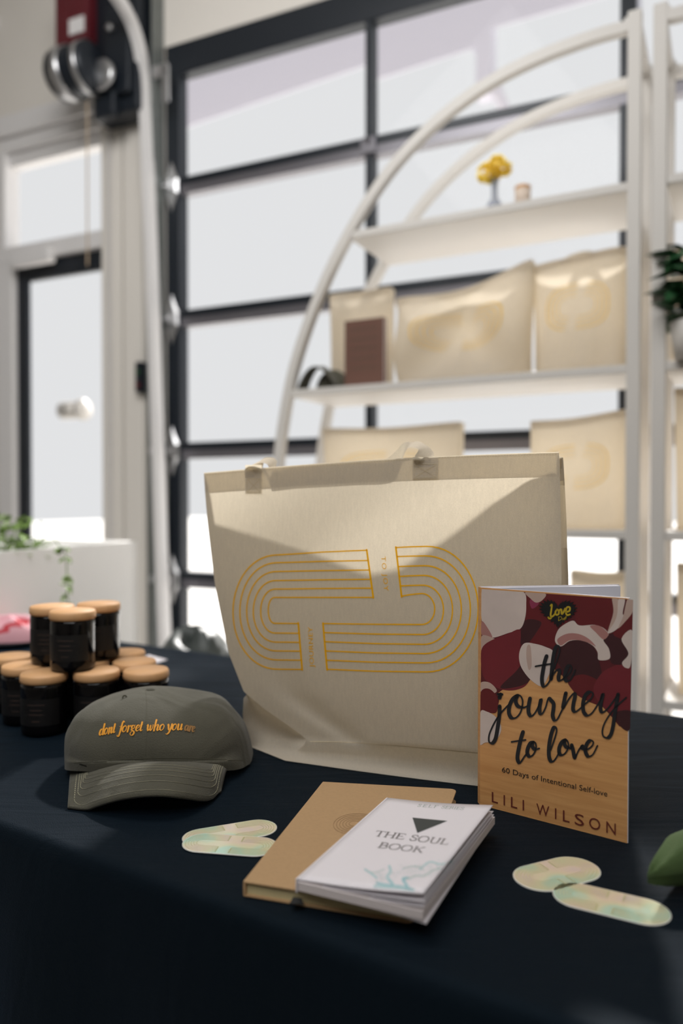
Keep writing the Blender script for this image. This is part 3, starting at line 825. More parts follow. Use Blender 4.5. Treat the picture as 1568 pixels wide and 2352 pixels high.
# ------------------------------------------------------------------ main canvas bag
BF = Frame(.9240, 22.6)       # front plane of the big bag
def bagp(px, py, out=0): return PL(px, py, BF.o - BF.n * out, BF.n)
LROW = [(0, 468, 1086), (.07, 471, 1135), (.16, 477, 1205), (.34, 493, 1340), (.56, 525, 1500), (.70, 560, 1590), (.78, 612, 1632), (.86, 665, 1668), (.92, 709, 1702), (1.0, 655, 1747)]
RROW = [(0, 1283, 1038), (.07, 1285, 1090), (.16, 1287, 1165), (.34, 1289, 1315), (.56, 1289, 1490), (.70, 1288, 1598), (.78, 1288, 1660), (.86, 1288, 1705), (.92, 1288, 1745), (1.0, 1290, 1826)]
NU, NVR = 44, 46
def bag_front(u, v):
    lx = interp([(a, x) for a, x, y in LROW], v); ly = interp([(a, y) for a, x, y in LROW], v)
    rx = interp([(a, x) for a, x, y in RROW], v); ry = interp([(a, y) for a, x, y in RROW], v)
    px = lerp(lx, rx, u); py = lerp(ly, ry, u)
    py += -7 * math.sin(math.pi * u) * max(0, 1 - v * 4) 
    if v >= .915: py += (-17 if v < .99 else 4) * math.sin(math.pi * u) * (1 - abs(v - .92) / .1 if v < .99 else 1)
    if v >= .999: return G(px, py, .7515)
    out = .012 * math.sin(math.pi * u) * math.sin(math.pi * min(1, v)) + .0018 * math.sin(5 * u + 6 * v) 
    # soft dent running down on the right and fold lines on the left
    out += -.006 * math.exp(-((u - .12 - .2 * max(0, v - .55)) / .05) ** 2) * max(0, min(1, (v - .5) * 4)) * (1 - max(0, v - .85) * 6)
    out += .004 * math.exp(-((u - .86 + .1 * v) / .05) ** 2) * math.sin(math.pi * min(1, v * 1.2))
    p = bagp(px, py, out)
    if v > .92:
        q = bagp(px, py, .004); g = G(px, py, .7515); t = (v - .92) / .08
        p = q.lerp(g, t * t)
    return p
front = [[bag_front(i / NU, j / NVR) for i in range(NU + 1)] for j in range(NVR + 1)]
# the seam row sharply placed
def gap(u, v):
    top = interp([(0, .075), (.15, .095), (.28, .115), (.42, .138), (.5, .130), (.6, .105), (.7, .078), (.8, .050), (.9, .03), (1, .025)], u)
    base = .125
    e = .05 if u > .5 else .06
    t = max(0, min(1, v))
    g = lerp(top, base, t ** 1.3)
    if u > .999 and v < .9: g = lerp(.045, .11, v)
    return g
def bag_back(u, v):
    f = bag_front(u, min(v, 1.0) if v < .7 else v)
    # the back panel is flat and reaches the table by itself
    s = (f - BF.o).dot(BF.a)
    if v >= .7:   # undo the tucked corner for the back
        s0 = (bag_front(0, .7) - BF.o).dot(BF.a) + .01; s1 = (bag_front(1, .7) - BF.o).dot(BF.a)
        s = lerp(s0, s1, u)
    ztop = bag_front(u, 0).z - .012 * math.sin(math.pi * u) - .004
    zb = .7515
    z = lerp(ztop, zb, v)
    n = gap(u, v) + .003 * math.sin(6 * u + 3)
    return BF.P(s, z, n - (.004 if v < .98 else 0))
back = [[bag_back(i / NU, j / NVR) for i in range(NU + 1)] for j in range(NVR + 1)]
bag = thing('canvas_tote_bag', Vector(BF.P(.02, .7515, .06)), 'large natural canvas tote bag with yellow concentric oval print on the table', 'bag')
fmb = MB(); fmb.grid(front)
build('front_panel', fmb, M['canvas'], bag, smooth=True)
bmb = MB(); bmb.grid(back)
build('back_panel', bmb, M['canvas'], bag, smooth=True)
# side gussets with an inward fold
def gusset(iu, inward):
    b = MB(); rows = []
    for j in range(NVR + 1):
        f = front[j][iu]; k = back[j][iu]; mid = (f + k) / 2
        v = j / NVR
        fold = inward * .012 * math.sin(math.pi * min(1, v + .15))
        if iu == 0 and v > .7:   # tucked corner bulging out beyond the crease
            t = min(1, (v - .7) / .3)
            tl = [(.7, 560, 1590), (.76, 554, 1640), (.88, 552, 1690), (1.0, 577, 1716)]
            pxx = interp([(a, x) for a, x, y in tl], v); pyy = interp([(a, y) for a, x, y in tl], v)
            e = G(577, 1716, .7515)
            m1 = PL(pxx, pyy, e + BF.n * .0, BF.n) if v < 1 else e
            base = bagp(560, 1590)
            w_ = min(1, t * 1.6)
            tgt = PL(pxx, pyy, BF.o + BF.n * lerp(0, (e - BF.o).dot(BF.n), w_), BF.n)
            dp_ = BF.n * math.sin(math.pi * min(1, t)) ; rows.append([f, f.lerp(tgt, .3) + dp_ * .020, f.lerp(tgt, .7) + dp_ * .026, tgt + dp_ * .006, tgt.lerp(k, .5), k])
        else:
            rows.append([f, f.lerp(mid, .5) + BF.a * fold * .6, mid + BF.a * fold, mid.lerp(k, .5) + BF.a * fold * .6, k.lerp(mid, .0), k])
    b.grid(rows)
    return b
build('side_gusset', gusset(0, 1), M['canvas'], bag, smooth=True)
build('side_gusset', gusset(NU, -1), M['canvas'], bag, smooth=True)
b = MB(); b.add([front[-1][0], front[-1][NU], back[-1][NU], back[-1][0], G(577, 1716, .7515)], [(0, 1, 2, 3, 4)]); build('base_panel', b, M['canvas'], bag)
# hem: folded band along the rim, front and back
def hem(rows, off, h0=0):
    b = MB(); hh = .0265
    r1 = [p + off for p in rows[0]]
    r2 = []
    for i in range(NU + 1):
        col = [rows[j][i] for j in range(len(rows))]; acc = 0; q = col[-1]
        for a_, c_ in zip(col, col[1:]):
            l = (c_ - a_).length
            if acc + l >= hh: q = a_.lerp(c_, (hh - acc) / l); break
            acc += l
        r2.append(q + off)
    b.grid([r1, [x.lerp(y, .5) for x, y in zip(r1, r2)], r2]); return b
hm = hem(front, BF.n * .0010); build('hem', hm, M['canvas'], bag, smooth=True)
build('hem', hem(back, -BF.n * .0010), M['canvas'], bag, smooth=True)
fbv = bvh_of(fmb); bmap = bvh_map(fbv, lambda x, y: bagp(x, y, .01), .0007)
hmap = bmap
# rim stitching
ink = Ink(bmap)
x = 474
def rim_y(x): return interp([(468, 1086), (630, 1072.5), (905, 1052), (1010, 1046), (1283, 1038)], x)
def hem_y(x):
    return rim_y(x) + interp([(468, 48), (1283, 50)], x)
while x < 1280:
    for fy in (lambda q: rim_y(q) + 5, ):
        ink.stroke([(x, fy(x)), (x + 4, fy(x + 4))], 1.1, smooth=False, caps=False)
    x += 6.5
build('rim_stitching', ink.mb, M['thread'], bag)
# handles: two-layer webbing patches on the hem and loops
def strap_patch(x0, x1, y0, y1, name='handle_patch'):
    i_ = Ink(bvh_map(fbv, lambda x, y: bagp(x, y, .01), .0016))
    g = []
    for j in range(7):
        g.append([i_.map(lerp(x0, x1, k / 4) + (y1 - y0) * 0, lerp(y0, y1, j / 6)) for k in range(5)])
    b = MB(); b.grid(g); return b
cross = Ink(bvh_map(fbv, lambda x, y: bagp(x, y, .01), .0022))
def ribbon(path, wd, wdir):
    rows = []
    path = [Vector(p) for p in catmull([tuple(p) for p in path], 6)]
    for i, p in enumerate(path):
        wdv = wdir[0].lerp(wdir[1], i / (len(path) - 1)) if isinstance(wdir, tuple) else wdir
        rows.append([p - wdv * wd / 2, p, p + wdv * wd / 2])
    b = MB(); b.grid(rows); return b
for (xa0, xa1), (xb0, xb1), half in (((563, 604), (948, 1008), 0),):
    hd = build('handle_patch', strap_patch(563, 601, 1068, 1134), M['canvas'], bag, smooth=True)
    hd = build('handle_patch', strap_patch(947, 1006, 1050, 1100), M['canvas'], bag, smooth=True)
    for X0, X1, Y0, Y1 in ((567, 597, 1100, 1131), (951, 1002, 1066, 1097)):
        for p, q in (((X0, Y0), (X1, Y0)), ((X1, Y0), (X1, Y1)), ((X1, Y1), (X0, Y1)), ((X0, Y1), (X0, Y0)), ((X0, Y0), (X1, Y1)), ((X1, Y0), (X0, Y1))):
            cross.stroke([p, q], 1.0, smooth=False, caps=False)
build('patch_stitching', cross.mb, M['thread'], bag)
# front handle: folds down inside the bag, rising a little above the rim at each end
fa = bagp(583, 1066, .0); fc = bagp(976, 1046, .0)
hz = []
A1 = bagp(582, 1066) ; A2 = bagp(590, 1060)
def rimp(u, dn, dz): return bag_front(u, 0) + BF.n * dn + Z * dz
path = [rimp(.141, -.002, -.012), rimp(.142, -.001, .001), rimp(.150, .008, .010), rimp(.170, .018, .009), rimp(.185, .014, -.004), rimp(.20, .006, -.012), rimp(.26, .0028, -.0135), rimp(.35, .0028, -.0135), rimp(.44, .0028, -.0135), rimp(.50, .004, -.013), rimp(.530, .014, -.002), rimp(.548, .020, .010), rimp(.575, .017, .017), rimp(.605, .010, .013), rimp(.620, .001, .002), rimp(.621, -.002, -.012)]
wA = BF.a * 1.0
pp_ = [Vector(p) for p in catmull([tuple(p) for p in path], 5)]
rows = []
for i, p in enumerate(pp_):
    t = (pp_[min(i + 1, len(pp_) - 1)] - pp_[max(0, i - 1)]).normalized()
    e = i / (len(pp_) - 1)
    f_ = max(0, min(1, (min(e, 1 - e) - .02) * 9)); g_ = max(0, min(1, (min(e, 1 - e) - .22) * 12))
    wd = ((BF.a * (1 - f_) + (BF.n * .8 + Z * .3) * f_) * (1 - g_) + Z * g_).normalized()
    rows.append([p - wd * .0118, p, p + wd * .0118])
b = MB(); b.grid(rows); build('handle', b, M['canvas'], bag, smooth=True)
# back handle hangs outside behind the back panel
path = []
for k in range(15):
    a = math.pi * k / 14; u = lerp(.16, .64, (1 - math.cos(a)) / 2)
    q = bag_back(u, 0); path.append(q + BF.n * (.004 + .006 * math.sin(a)) + Z * (.0 - .11 * math.sin(a) + (.012 if 0 < k < 14 and k in (1, 13) else 0)))
rows = []
for i, p in enumerate(path):
    wd = (BF.a * (1 if i < 7 else -1) + Z * .6 * math.sin(math.pi * i / 14)).normalized() if i != 7 else Z
    rows.append([p - (Z if 3 < i < 11 else BF.a) * .013, p + (Z if 3 < i < 11 else BF.a) * .013])
b = MB(); b.grid(rows); build('handle', b, M['canvas'], bag, smooth=True)
for u in (.16, .60):
    q = bag_back(u, 0); b = MB(); g = []
    for j in range(5): g.append([BF.P((q - BF.o).dot(BF.a) + dx, lerp(q.z + .002, q.z - .06, j / 4), gap(u, .1 * j / 4) + .004) for dx in (-.017, .017)])
    b.grid(g); build('handle_patch', b, M['canvas'], bag)
# seam thread along the bottom
ink = Ink(bmap)
sm = [(709, 1702), (800, 1698), (900, 1702), (1000, 1712), (1100, 1722)]
ink.stroke([(712, 1703), (800, 1705), (900, 1712), (1000, 1721), (1098, 1730)], 1.6, k=12)
build('bottom_seam', ink.mb, M['thread'], bag)

# printed ovals
cc = 1.7818; cv = lambda x, y: (440 + x / cc, 1000 + y / cc)
ink = Ink(bmap)
def densify(pts, st=8):
    o = []
    for a, b_ in zip(pts, pts[1:]):
        m = max(1, int(math.hypot(b_[0] - a[0], b_[1] - a[1]) / st))
        for k in range(m): o.append((lerp(a[0], b_[0], k / m), lerp(a[1], b_[1], k / m)))
    o.append(pts[-1]); return o
def halfoval(cx, cy, rx, ry, left, n=28, e=2.0):
    o = []
    for k in range(n + 1):
        a = math.pi * k / n
        c_, s_ = math.sin(a), math.cos(a)
        o.append((cx + (-1 if left else 1) * rx * abs(c_) ** (2 / e), cy - ry * s_))
    return o
topL = [470, 512, 551, 589, 625, 663]; topLs = [489, 521, 557, 594, 629, 663]; xl = [169, 197, 225, 252, 282, 313]; botL = [957, 919, 882, 846, 809, 769]
xr_end = [717, 722, 727, 732, 737, 742]; xb_end = [451, 448, 446, 443, 440, 437]
for i in range(6):
    cy = (topLs[i] + botL[i]) / 2; cx = 355 - 3 * i
    hv = halfoval(cx, cy, cx - xl[i], (botL[i] - topLs[i]) / 2, True, e=2.15)
    path = [(xr_end[i], topL[i]), (540, lerp(topLs[i], topL[i], .62))] + hv + [(xb_end[i], botL[i] + 1)]
    ink.stroke([cv(*p) for p in densify(path, 16)], 3.0, smooth=False)
ink.stroke([cv(*p) for p in densify([(716, 468), (743, 665)], 16)], 4.2, smooth=False)
ink.stroke([cv(*p) for p in densify([(436, 767), (452, 960)], 16)], 4.2, smooth=False)
topR = [459, 496, 537, 577, 616, 658]; topRs = [454, 493, 533, 573, 613, 647]; xr = [1172, 1140, 1103, 1067, 1030, 994]; botR = [968, 931, 893, 855, 815, 774]
xt = [836, 840, 845, 849, 853, 858]; xe = [553, 550, 547, 544, 541, 538]; be = [957, 920, 882, 844, 807, 770]
for i in range(6):
    cy = (topRs[i] + botR[i]) / 2; cx = 960 - 4 * i
    hv = halfoval(cx, cy, xr[i] - cx, (botR[i] - topRs[i]) / 2, False, e=2.1)
    path = [(xt[i], topR[i]), (895, lerp(topR[i], topRs[i], .6))] + hv + [(750, lerp(be[i], botR[i], .75)), (xe[i], be[i])]
    ink.stroke([cv(*p) for p in densify(path, 16)], 3.0, smooth=False)
ink.stroke([cv(*p) for p in densify([(835, 457), (859, 661)], 16)], 4.2, smooth=False)
ink.stroke([cv(*p) for p in densify([(537, 768), (554, 960)], 16)], 4.2, smooth=False)
build('oval_print', ink.mb, M['yellow'], bag)
ink = Ink(bmap)
# TO JOY: reads downwards; JOURNEY: reads upwards
ink.text('TO JOY', lambda u, v: (lerp(875, 882, u) + v * 10, lerp(1278, 1357, u)), spacing=1.25)
ink.text('JOURNEY', lambda u, v: (lerp(721, 717, u) - v * 10, lerp(1533, 1440, u)), spacing=1.05)
build('lettering', ink.mb, M['yellow'], bag)

# ------------------------------------------------------------------ standing book
Hb = .229
q0 = G(1102, 1849, ZT0); q1 = G(1440, 1937, ZT0)
e1 = (q1 - q0); e1.z = 0; Wb = e1.length; e1.normalize()
n1 = Vector((-e1.y, e1.x, 0))
if n1.y < 0: n1 = -n1
sbk = thing('standing_book', q0.lerp(q1, .5) + Vector((0, .03, 0)), 'paperback with rose petals on its cover standing half open', 'book')
b = MB(); T = .0003
def slab(b, p, q, nn, z0, z1, t0, t1): b.hexa([p + nn * t0 + Z * z0, q + nn * t0 + Z * z0, q + nn * t1 + Z * z0, p + nn * t1 + Z * z0, p + nn * t0 + Z * z1, q + nn * t0 + Z * z1, q + nn * t1 + Z * z1, p + nn * t1 + Z * z1])
fq0 = q0.copy(); fq1 = q1.copy()
slab(b, fq0, fq1, n1, 0, Hb, 0, T)
fc_ = build('front_cover', b, M['wood_print'], sbk)
# white cut edge and inner side of the cover
b = MB(); slab(b, fq0, fq1 + e1 * .0006, n1, .0002, Hb + .0004, T, T + .0011); build('cover_lining', b, M['white_print'], fc_)
bt = V(1425, 1346, .817); bdir = bt - (q0 + Z * Hb); bdir.z = 0; bdir.normalize()
nb = Vector((-bdir.y, bdir.x, 0)); nb = nb if nb.y > 0 else -nb
bs = q0 + n1 * .003; be_ = bs + bdir * Wb * 1.04
b = MB(); slab(b, bs, be_, nb, 0, Hb, .007, .0078); build('back_cover', b, M['white_print'], sbk)
b = MB(); slab(b, bs + bdir * .002, be_ - bdir * .002, nb, .001, Hb - .001, .0005, .0068); build('page_block', b, mat('pale_pages', srgb(214, 214, 224), .7, vary=.06, scale=8), sbk)
b = MB(); b.hexa([q0, q0 + n1 * .0015, q0 + n1 * .003 + nb * .0078, q0 + nb * .0078, q0 + Z * Hb, q0 + n1 * .0015 + Z * Hb, q0 + n1 * .003 + nb * .0078 + Z * Hb, q0 + nb * .0078 + Z * Hb]); build('spine', b, M['wood_print'], sbk)
# cover art
def pm(off): 
    mp = plane_map(q0, n1, off)
    return mp
ca = lambda x, y: (1060 + x / 3.7333, 1340 + y / 3.7333)
COLS = [srgb(*c) for c in ((88, 26, 32), (206, 190, 182), (112, 34, 42), (186, 160, 148), (60, 26, 30), (168, 118, 112), (98, 26, 30), (136, 50, 78))]
PM = [mat('petal_print', c, .5, vary=.16, scale=28) for c in COLS]
def art(lst, name, parent, off0):
    ink = Ink(pm(off0)); lift = 0
    for mi, pts, sm_ in lst:
        q = [ca(*p) for p in pts]
        if sm_: q = catmull(q, 5, closed=True)
        # keep the print inside the cover
        q = [(min(max(x, lerp(1105.2, 1101.6, (y - 1352) / 497)), lerp(1453.5, 1440.5, (y - 1377) / 560)), max(y, lerp(1353, 1377.6, (x - 1107) / 347))) for x, y in q]
        ink.poly(q, mi, lift); lift += .000012
    return build(name, ink.mb, PM, parent)
L_ = [
 (0, [(172, 45), (600, 75), (1100, 110), (1475, 135), (1460, 700), (1445, 1250), (1350, 1225), (1290, 1150), (1210, 1060), (1100, 1020), (1010, 970), (955, 920), (915, 850), (860, 790), (790, 730), (690, 760), (580, 830), (540, 880), (450, 915), (350, 912), (312, 940), (320, 1010), (300, 1100), (160, 1110)], False),
 (6, [(970, 105), (1280, 130), (1300, 250), (1250, 420), (1140, 380), (1010, 370), (960, 250)], True),
 (6, [(540, 70), (700, 85), (960, 110), (900, 350), (830, 420), (800, 540), (640, 520), (540, 510), (500, 480), (545, 310), (553, 190)], True),
 (4, [(540, 320), (680, 330), (640, 420), (560, 520), (500, 500)], True),
 (1, [(172, 45), (350, 55), (530, 72), (553, 190), (540, 310), (500, 390), (400, 425), (262, 465), (230, 400), (172, 320)], True),
 (5, [(172, 325), (215, 370), (262, 465), (172, 440)], True),
 (3, [(172, 450), (262, 465), (295, 492), (215, 512), (185, 570), (170, 590)], True),
 (2, [(215, 510), (400, 430), (500, 400), (500, 560), (500, 690), (560, 790), (580, 830), (530, 890), (430, 918), (330, 905), (240, 860), (180, 780), (165, 600)], True),
 (4, [(560, 720), (590, 820), (500, 880), (330, 895), (460, 760), (520, 690)], True),
 (7, [(585, 140), (660, 150), (650, 190), (600, 215)], True),
 (3, [(548, 75), (715, 86), (695, 140), (640, 165), (590, 130)], True),
 (1, [(540, 512), (640, 520), (720, 545), (785, 585), (775, 700), (740, 800), (690, 880), (620, 850), (550, 780), (500, 690), (495, 590)], True),
 (3, [(560, 540), (590, 540), (600, 700), (575, 740), (555, 640)], True),
 (4, [(850, 540), (950, 490), (1060, 495), (1140, 560), (1175, 660), (1200, 800), (1140, 900), (1010, 960), (950, 910), (910, 840), (850, 720), (790, 620)], True),
 (6, [(910, 830), (1030, 780), (1150, 820), (1250, 900), (1200, 1040), (1100, 1015), (1010, 970), (955, 920)], True),
 (2, [(1380, 690), (1450, 700), (1445, 1090), (1300, 1120), (1180, 1020), (1130, 900), (1200, 770), (1300, 710)], True),
 (4, [(1210, 480), (1300, 430), (1370, 475), (1435, 600), (1385, 690), (1300, 690), (1270, 650), (1260, 560)], True),
 (6, [(1300, 430), (1400, 335), (1462, 255), (1462, 405), (1400, 460), (1365, 472)], True),
 (1, [(1465, 405), (1370, 475), (1430, 600), (1375, 680), (1410, 725), (1450, 690)], True),
 (3, [(1290, 125), (1340, 132), (1345, 250), (1320, 340), (1250, 425), (1300, 250)], True),
 (1, [(1345, 133), (1400, 137), (1380, 260), (1420, 300), (1320, 400), (1250, 425), (1310, 330), (1335, 250)], True),
 (3, [(1420, 137), (1472, 142), (1468, 240), (1400, 330), (1340, 385), (1385, 280)], True),
 (1, [(830, 395), (900, 340), (960, 320), (1010, 360), (1140, 355), (1220, 385), (1260, 440), (1215, 485), (1262, 560), (1268, 645), (1175, 655), (1165, 590), (1120, 530), (1030, 490), (930, 492), (850, 540), (800, 490)], True),
 (5, [(820, 480), (900, 432), (1000, 432), (1090, 475), (1150, 540), (1090, 510), (1000, 486), (920, 490), (850, 532)], True),
 (5, [(1100, 365), (1170, 360), (1225, 395), (1258, 440), (1215, 480), (1150, 420)], True),
 (3, [(165, 850), (240, 850), (300, 910), (280, 940), (200, 925), (165, 930)], True),
 (6, [(165, 930), (240, 905), (312, 990), (300, 1100), (240, 1110), (160, 1110)], True),
 (1, [(158, 1110), (220, 1100), (300, 1150), (340, 1230), (325, 1300), (280, 1350), (200, 1365), (155, 1368)], True),
 (4, [(1310, 1110), (1445, 1095), (1440, 1250), (1390, 1250), (1340, 1190)], True),
]
art(L_, 'petal_print', fc_, .00005)
# heart emblem
ink = Ink(pm(.0007)); hp = []
for k in range(110):
    t = 2 * math.pi * k / 110
    hx = 16 * math.sin(t) ** 3; hy = -(13 * math.cos(t) - 5 * math.cos(2 * t) - 2 * math.cos(3 * t) - math.cos(4 * t))
    j = 1.02 + (.22 if k % 3 == 0 else (-.02 if k % 3 == 1 else .05))
    hp.append(ca(828 + hx * 8.6 * j, 245 + hy * 7.4 * j + hx * .3))
ink.poly(hp)
emb = build('heart_emblem', ink.mb, mat('black_print', (.006, .006, .007), .5), fc_)
cal = lambda mx, mn: (lambda dx, dy: (mx if dy > 0 else mn) * min(1, abs(dy) / (math.hypot(dx, dy) or 1) + .35) if dy > 0 else mn)
ink = Ink(pm(.0009))
for st in ([(765, 190), (775, 182), (772, 220), (765, 265), (768, 295), (752, 300), (745, 290)], [(768, 290), (790, 275), (800, 262)],
           [(818, 225), (806, 245), (812, 268), (832, 262), (835, 235), (820, 222)], [(835, 235), (855, 222), (862, 262), (885, 225), (888, 215)],
           [(893, 245), (925, 235), (928, 205), (905, 205), (895, 240), (905, 270), (930, 265)]):
    ink.stroke([ca(*p) for p in st], 4.0)
for st in ([(835, 285), (832, 318)], [(830, 288), (855, 285), (858, 305), (832, 320)], [(868, 298), (868, 312)], [(877, 304), (887, 300), (882, 294), (876, 308), (887, 310)], [(896, 280), (894, 306)], [(888, 290), (902, 287)]):
    ink.stroke([ca(*p) for p in st], 1.0)
build('emblem_lettering', ink.mb, mat('gold_print', srgb(200, 172, 50), .4, .2), fc_)
# brush-script title
ink = Ink(pm(.0009)); up = lambda x, y: ca(x, y + 1120)
tw = lambda dx, dy: (8.8 if dy > abs(dx) * .35 else (3.8 if dy < 0 else 5.6))
S1 = [[(730, 622), (712, 680), (697, 760), (690, 820), (697, 868), (712, 882), (735, 866), (762, 822), (790, 740), (820, 650), (840, 585), (838, 540), (818, 538), (800, 570), (785, 650), (775, 740), (768, 818)],
      [(635, 710), (700, 698), (770, 688)], [(770, 812), (800, 760), (828, 738), (842, 752), (832, 800), (838, 828), (860, 826), (885, 805), (925, 770), (945, 730), (935, 703), (912, 712), (892, 760), (887, 810), (905, 836), (935, 822), (958, 785), (975, 742)],
      [(335, 950), (328, 980)], [(312, 948), (350, 950)],
      [(328, 1052), (325, 1130), (310, 1240), (292, 1330), (265, 1368), (238, 1355), (238, 1300), (265, 1230), (300, 1165), (340, 1108), (380, 1065), (412, 1032)],
      [(478, 962), (440, 990), (412, 1050), (408, 1110), (430, 1150), (470, 1148), (508, 1100), (525, 1020), (512, 970), (485, 960), (465, 1000), (482, 1048), (530, 1062), (568, 1050)],
      [(588, 985), (575, 1060), (578, 1112), (600, 1135), (630, 1110), (662, 1050), (682, 990), (670, 1060), (673, 1108), (695, 1112), (722, 1060), (745, 985), (768, 1000), (790, 1030), (788, 1080), (782, 1130), (796, 1168), (820, 1165), (850, 1110), (878, 1050)],
      [(895, 940), (882, 1000), (872, 1070), (920, 990), (962, 942), (974, 962), (960, 1030), (957, 1080), (978, 1098), (1010, 1078), (1050, 1040), (1108, 990), (1128, 945), (1100, 928), (1062, 960), (1042, 1030), (1048, 1098), (1080, 1130), (1120, 1108), (1160, 1050), (1190, 1000), (1213, 945), (1198, 1010), (1192, 1078), (1212, 1102), (1250, 1075), (1300, 1010), (1338, 955)],
      [(1342, 950), (1327, 1040), (1312, 1130), (1300, 1220), (1280, 1295), (1250, 1322), (1217, 1308), (1208, 1260), (1230, 1190), (1280, 1110), (1340, 1042), (1412, 977)]]
S2 = [[(528, 152), (510, 210), (490, 300), (480, 370), (490, 408), (507, 412), (535, 370), (575, 315)], [(430, 237), (490, 228), (550, 220)],
      [(620, 237), (590, 250), (567, 300), (567, 342), (590, 362), (620, 340), (640, 290), (635, 248), (615, 240), (607, 270), (630, 300), (668, 293)],
      [(765, 305), (795, 220), (815, 150), (812, 115), (792, 114), (770, 170), (753, 260), (749, 340), (760, 392), (785, 404), (815, 370), (840, 318)],
      [(890, 222), (860, 240), (838, 290), (842, 338), (870, 348), (900, 320), (918, 270), (908, 228), (888, 224), (882, 250), (902, 283), (943, 290)],
      [(945, 265), (955, 300), (965, 350), (975, 376), (990, 340), (1010, 300), (1037, 267), (1035, 290), (1080, 300), (1120, 270), (1130, 238), (1105, 224), (1077, 250), (1062, 300), (1072, 343), (1095, 362), (1130, 340), (1165, 270)]]
for st in S1: ink.stroke([ca(*p) for p in st], tw, k=10)
for st in S2: ink.stroke([up(*p) for p in st], tw, k=10)
ik = mat('ink_black', (.010, .011, .014), .5)
build('title_lettering', ink.mb, ik, fc_)
ink = Ink(pm(.0006))
ink.text('60 Days of Intentional Self-love', lambda u, v: up(347 + 903 * u, 495 + 212 * u - v * (43 + 5 * u)))
build('subtitle_lettering', ink.mb, ik, fc_)
ink = Ink(pm(.0006))
for ch, x0, x1 in (('L', 260, 312), ('I', 361, 372), ('L', 424, 478), ('I', 524, 536), ('W', 642, 752), ('I', 801, 813), ('L', 869, 926), ('S', 970, 1050), ('O', 1093, 1190), ('N', 1241, 1322)):
    def plc(u, v, x0=x0, x1=x1):
        x = lerp(x0, x1, u); t = (x - 260) / 1062
        return up(x, lerp(752, 1036, t) - v * lerp(86, 98, t))
    ink.text(ch, plc)
build('author_lettering', ink.mb, mat('maroon_print', srgb(104, 44, 36), .5), fc_)

# ------------------------------------------------------------------ journal and paperback lying down
tj = .0125; zj = ZT0 + tj
J = [G(558, 2024, zj), G(950, 2086, zj), G(1049, 1812, zj), G(741, 1795, zj)]   # BL BR TR TL
jo = thing('kraft_journal', (J[0] + J[2]) / 2 - Z * tj, 'brown kraft hardcover journal lying under the white paperback', 'journal')
def quadslab(b, Q, z0, z1, inset=(0, 0, 0, 0), rnd_=0, zoff=None):
    """Q: BL BR TR TL in plan; inset l,b,r,t as fractions"""
    def at(u, v): return (Q[0].lerp(Q[1], u)).lerp(Q[3].lerp(Q[2], u), v)
    l, bb, r_, t = inset
    u0, v0, u1, v1 = l, bb, 1 - r_, 1 - t
    pts = []
    if rnd_:
        k = 5; ru, rv = rnd_, rnd_ * .6
        pts += [at(u0, v0)]
        for cx, cy, a0 in ((u1 - ru, v0 + rv, -90), (u1 - ru, v1 - rv, 0)):
            for i in range(k + 1):
                a = math.radians(a0 + 90 * i / k); pts.append(at(cx + math.cos(a) * ru, cy + math.sin(a) * rv))
        pts += [at(u0, v1)]
    else: pts = [at(u0, v0), at(u1, v0), at(u1, v1), at(u0, v1)]
    n = len(pts); lo = [Vector((p.x, p.y, z0)) for p in pts]; hi = [Vector((p.x, p.y, z1)) for p in pts]
    b.add(lo + hi, [tuple(range(n))[::-1], tuple(range(n, 2 * n))] + [(i, (i + 1) % n, n + (i + 1) % n, n + i) for i in range(n)])
b = MB(); quadslab(b, J, zj - .0016, zj, rnd_=.05); jc = build('front_cover', b, M['kraft'], jo, bevel=.0005)
b = MB(); quadslab(b, J, ZT0, ZT0 + .0016, rnd_=.05); build('back_cover', b, M['kraft'], jo, bevel=.0005)
b = MB(); quadslab(b, J, ZT0 + .0016, zj - .0016, inset=(0, 0, .985, 0)); build('spine', b, M['kraft'], jo)
b = MB(); quadslab(b, J, ZT0 + .0016, zj - .0016, inset=(.016, .012, .02, .012)); build('page_block', b, M['cream_pages'], jo)
b = MB(); Q = [J[0].lerp(J[1], .31), J[0].lerp(J[1], .36)]
dv = (J[0] - J[3]).normalized()
quadslab(b, [Q[0] + dv * .010, Q[1] + dv * .008 + (J[1] - J[0]) * .03, Q[1], Q[0]], zj - .0068, zj - .0061); build('ribbon_marker', b, M['dark_band'], jo)
ink = Ink(lambda x, y, l=0: G(x, y, zj) + Z * (.0002 + l))
# debossed oval on the cover (plan coordinates via cover corners)
def jm(u, v, l=0):
    p = (J[0].lerp(J[1], u)).lerp(J[3].lerp(J[2], u), v); return Vector((p.x, p.y, zj + .0002))
ink.map = jm
for k in range(6):
    ry = .10 * (1 - k * .15); rx = .20 - .025 * k
    cx, cy = .50, .56
    pts = []
    for i in range(33):
        a = math.pi / 2 + math.pi * i / 32
        pts.append((cx - .08 + math.cos(a) * ry * 1.35, cy + math.sin(a) * ry))
    pts = [(cx + .15, cy + ry)] + pts + [(cx + .15, cy - ry)]
    ink.stroke(pts, .0035, smooth=False, caps=False)
build('debossed_oval', ink.mb, M['kraft_line'], jc)

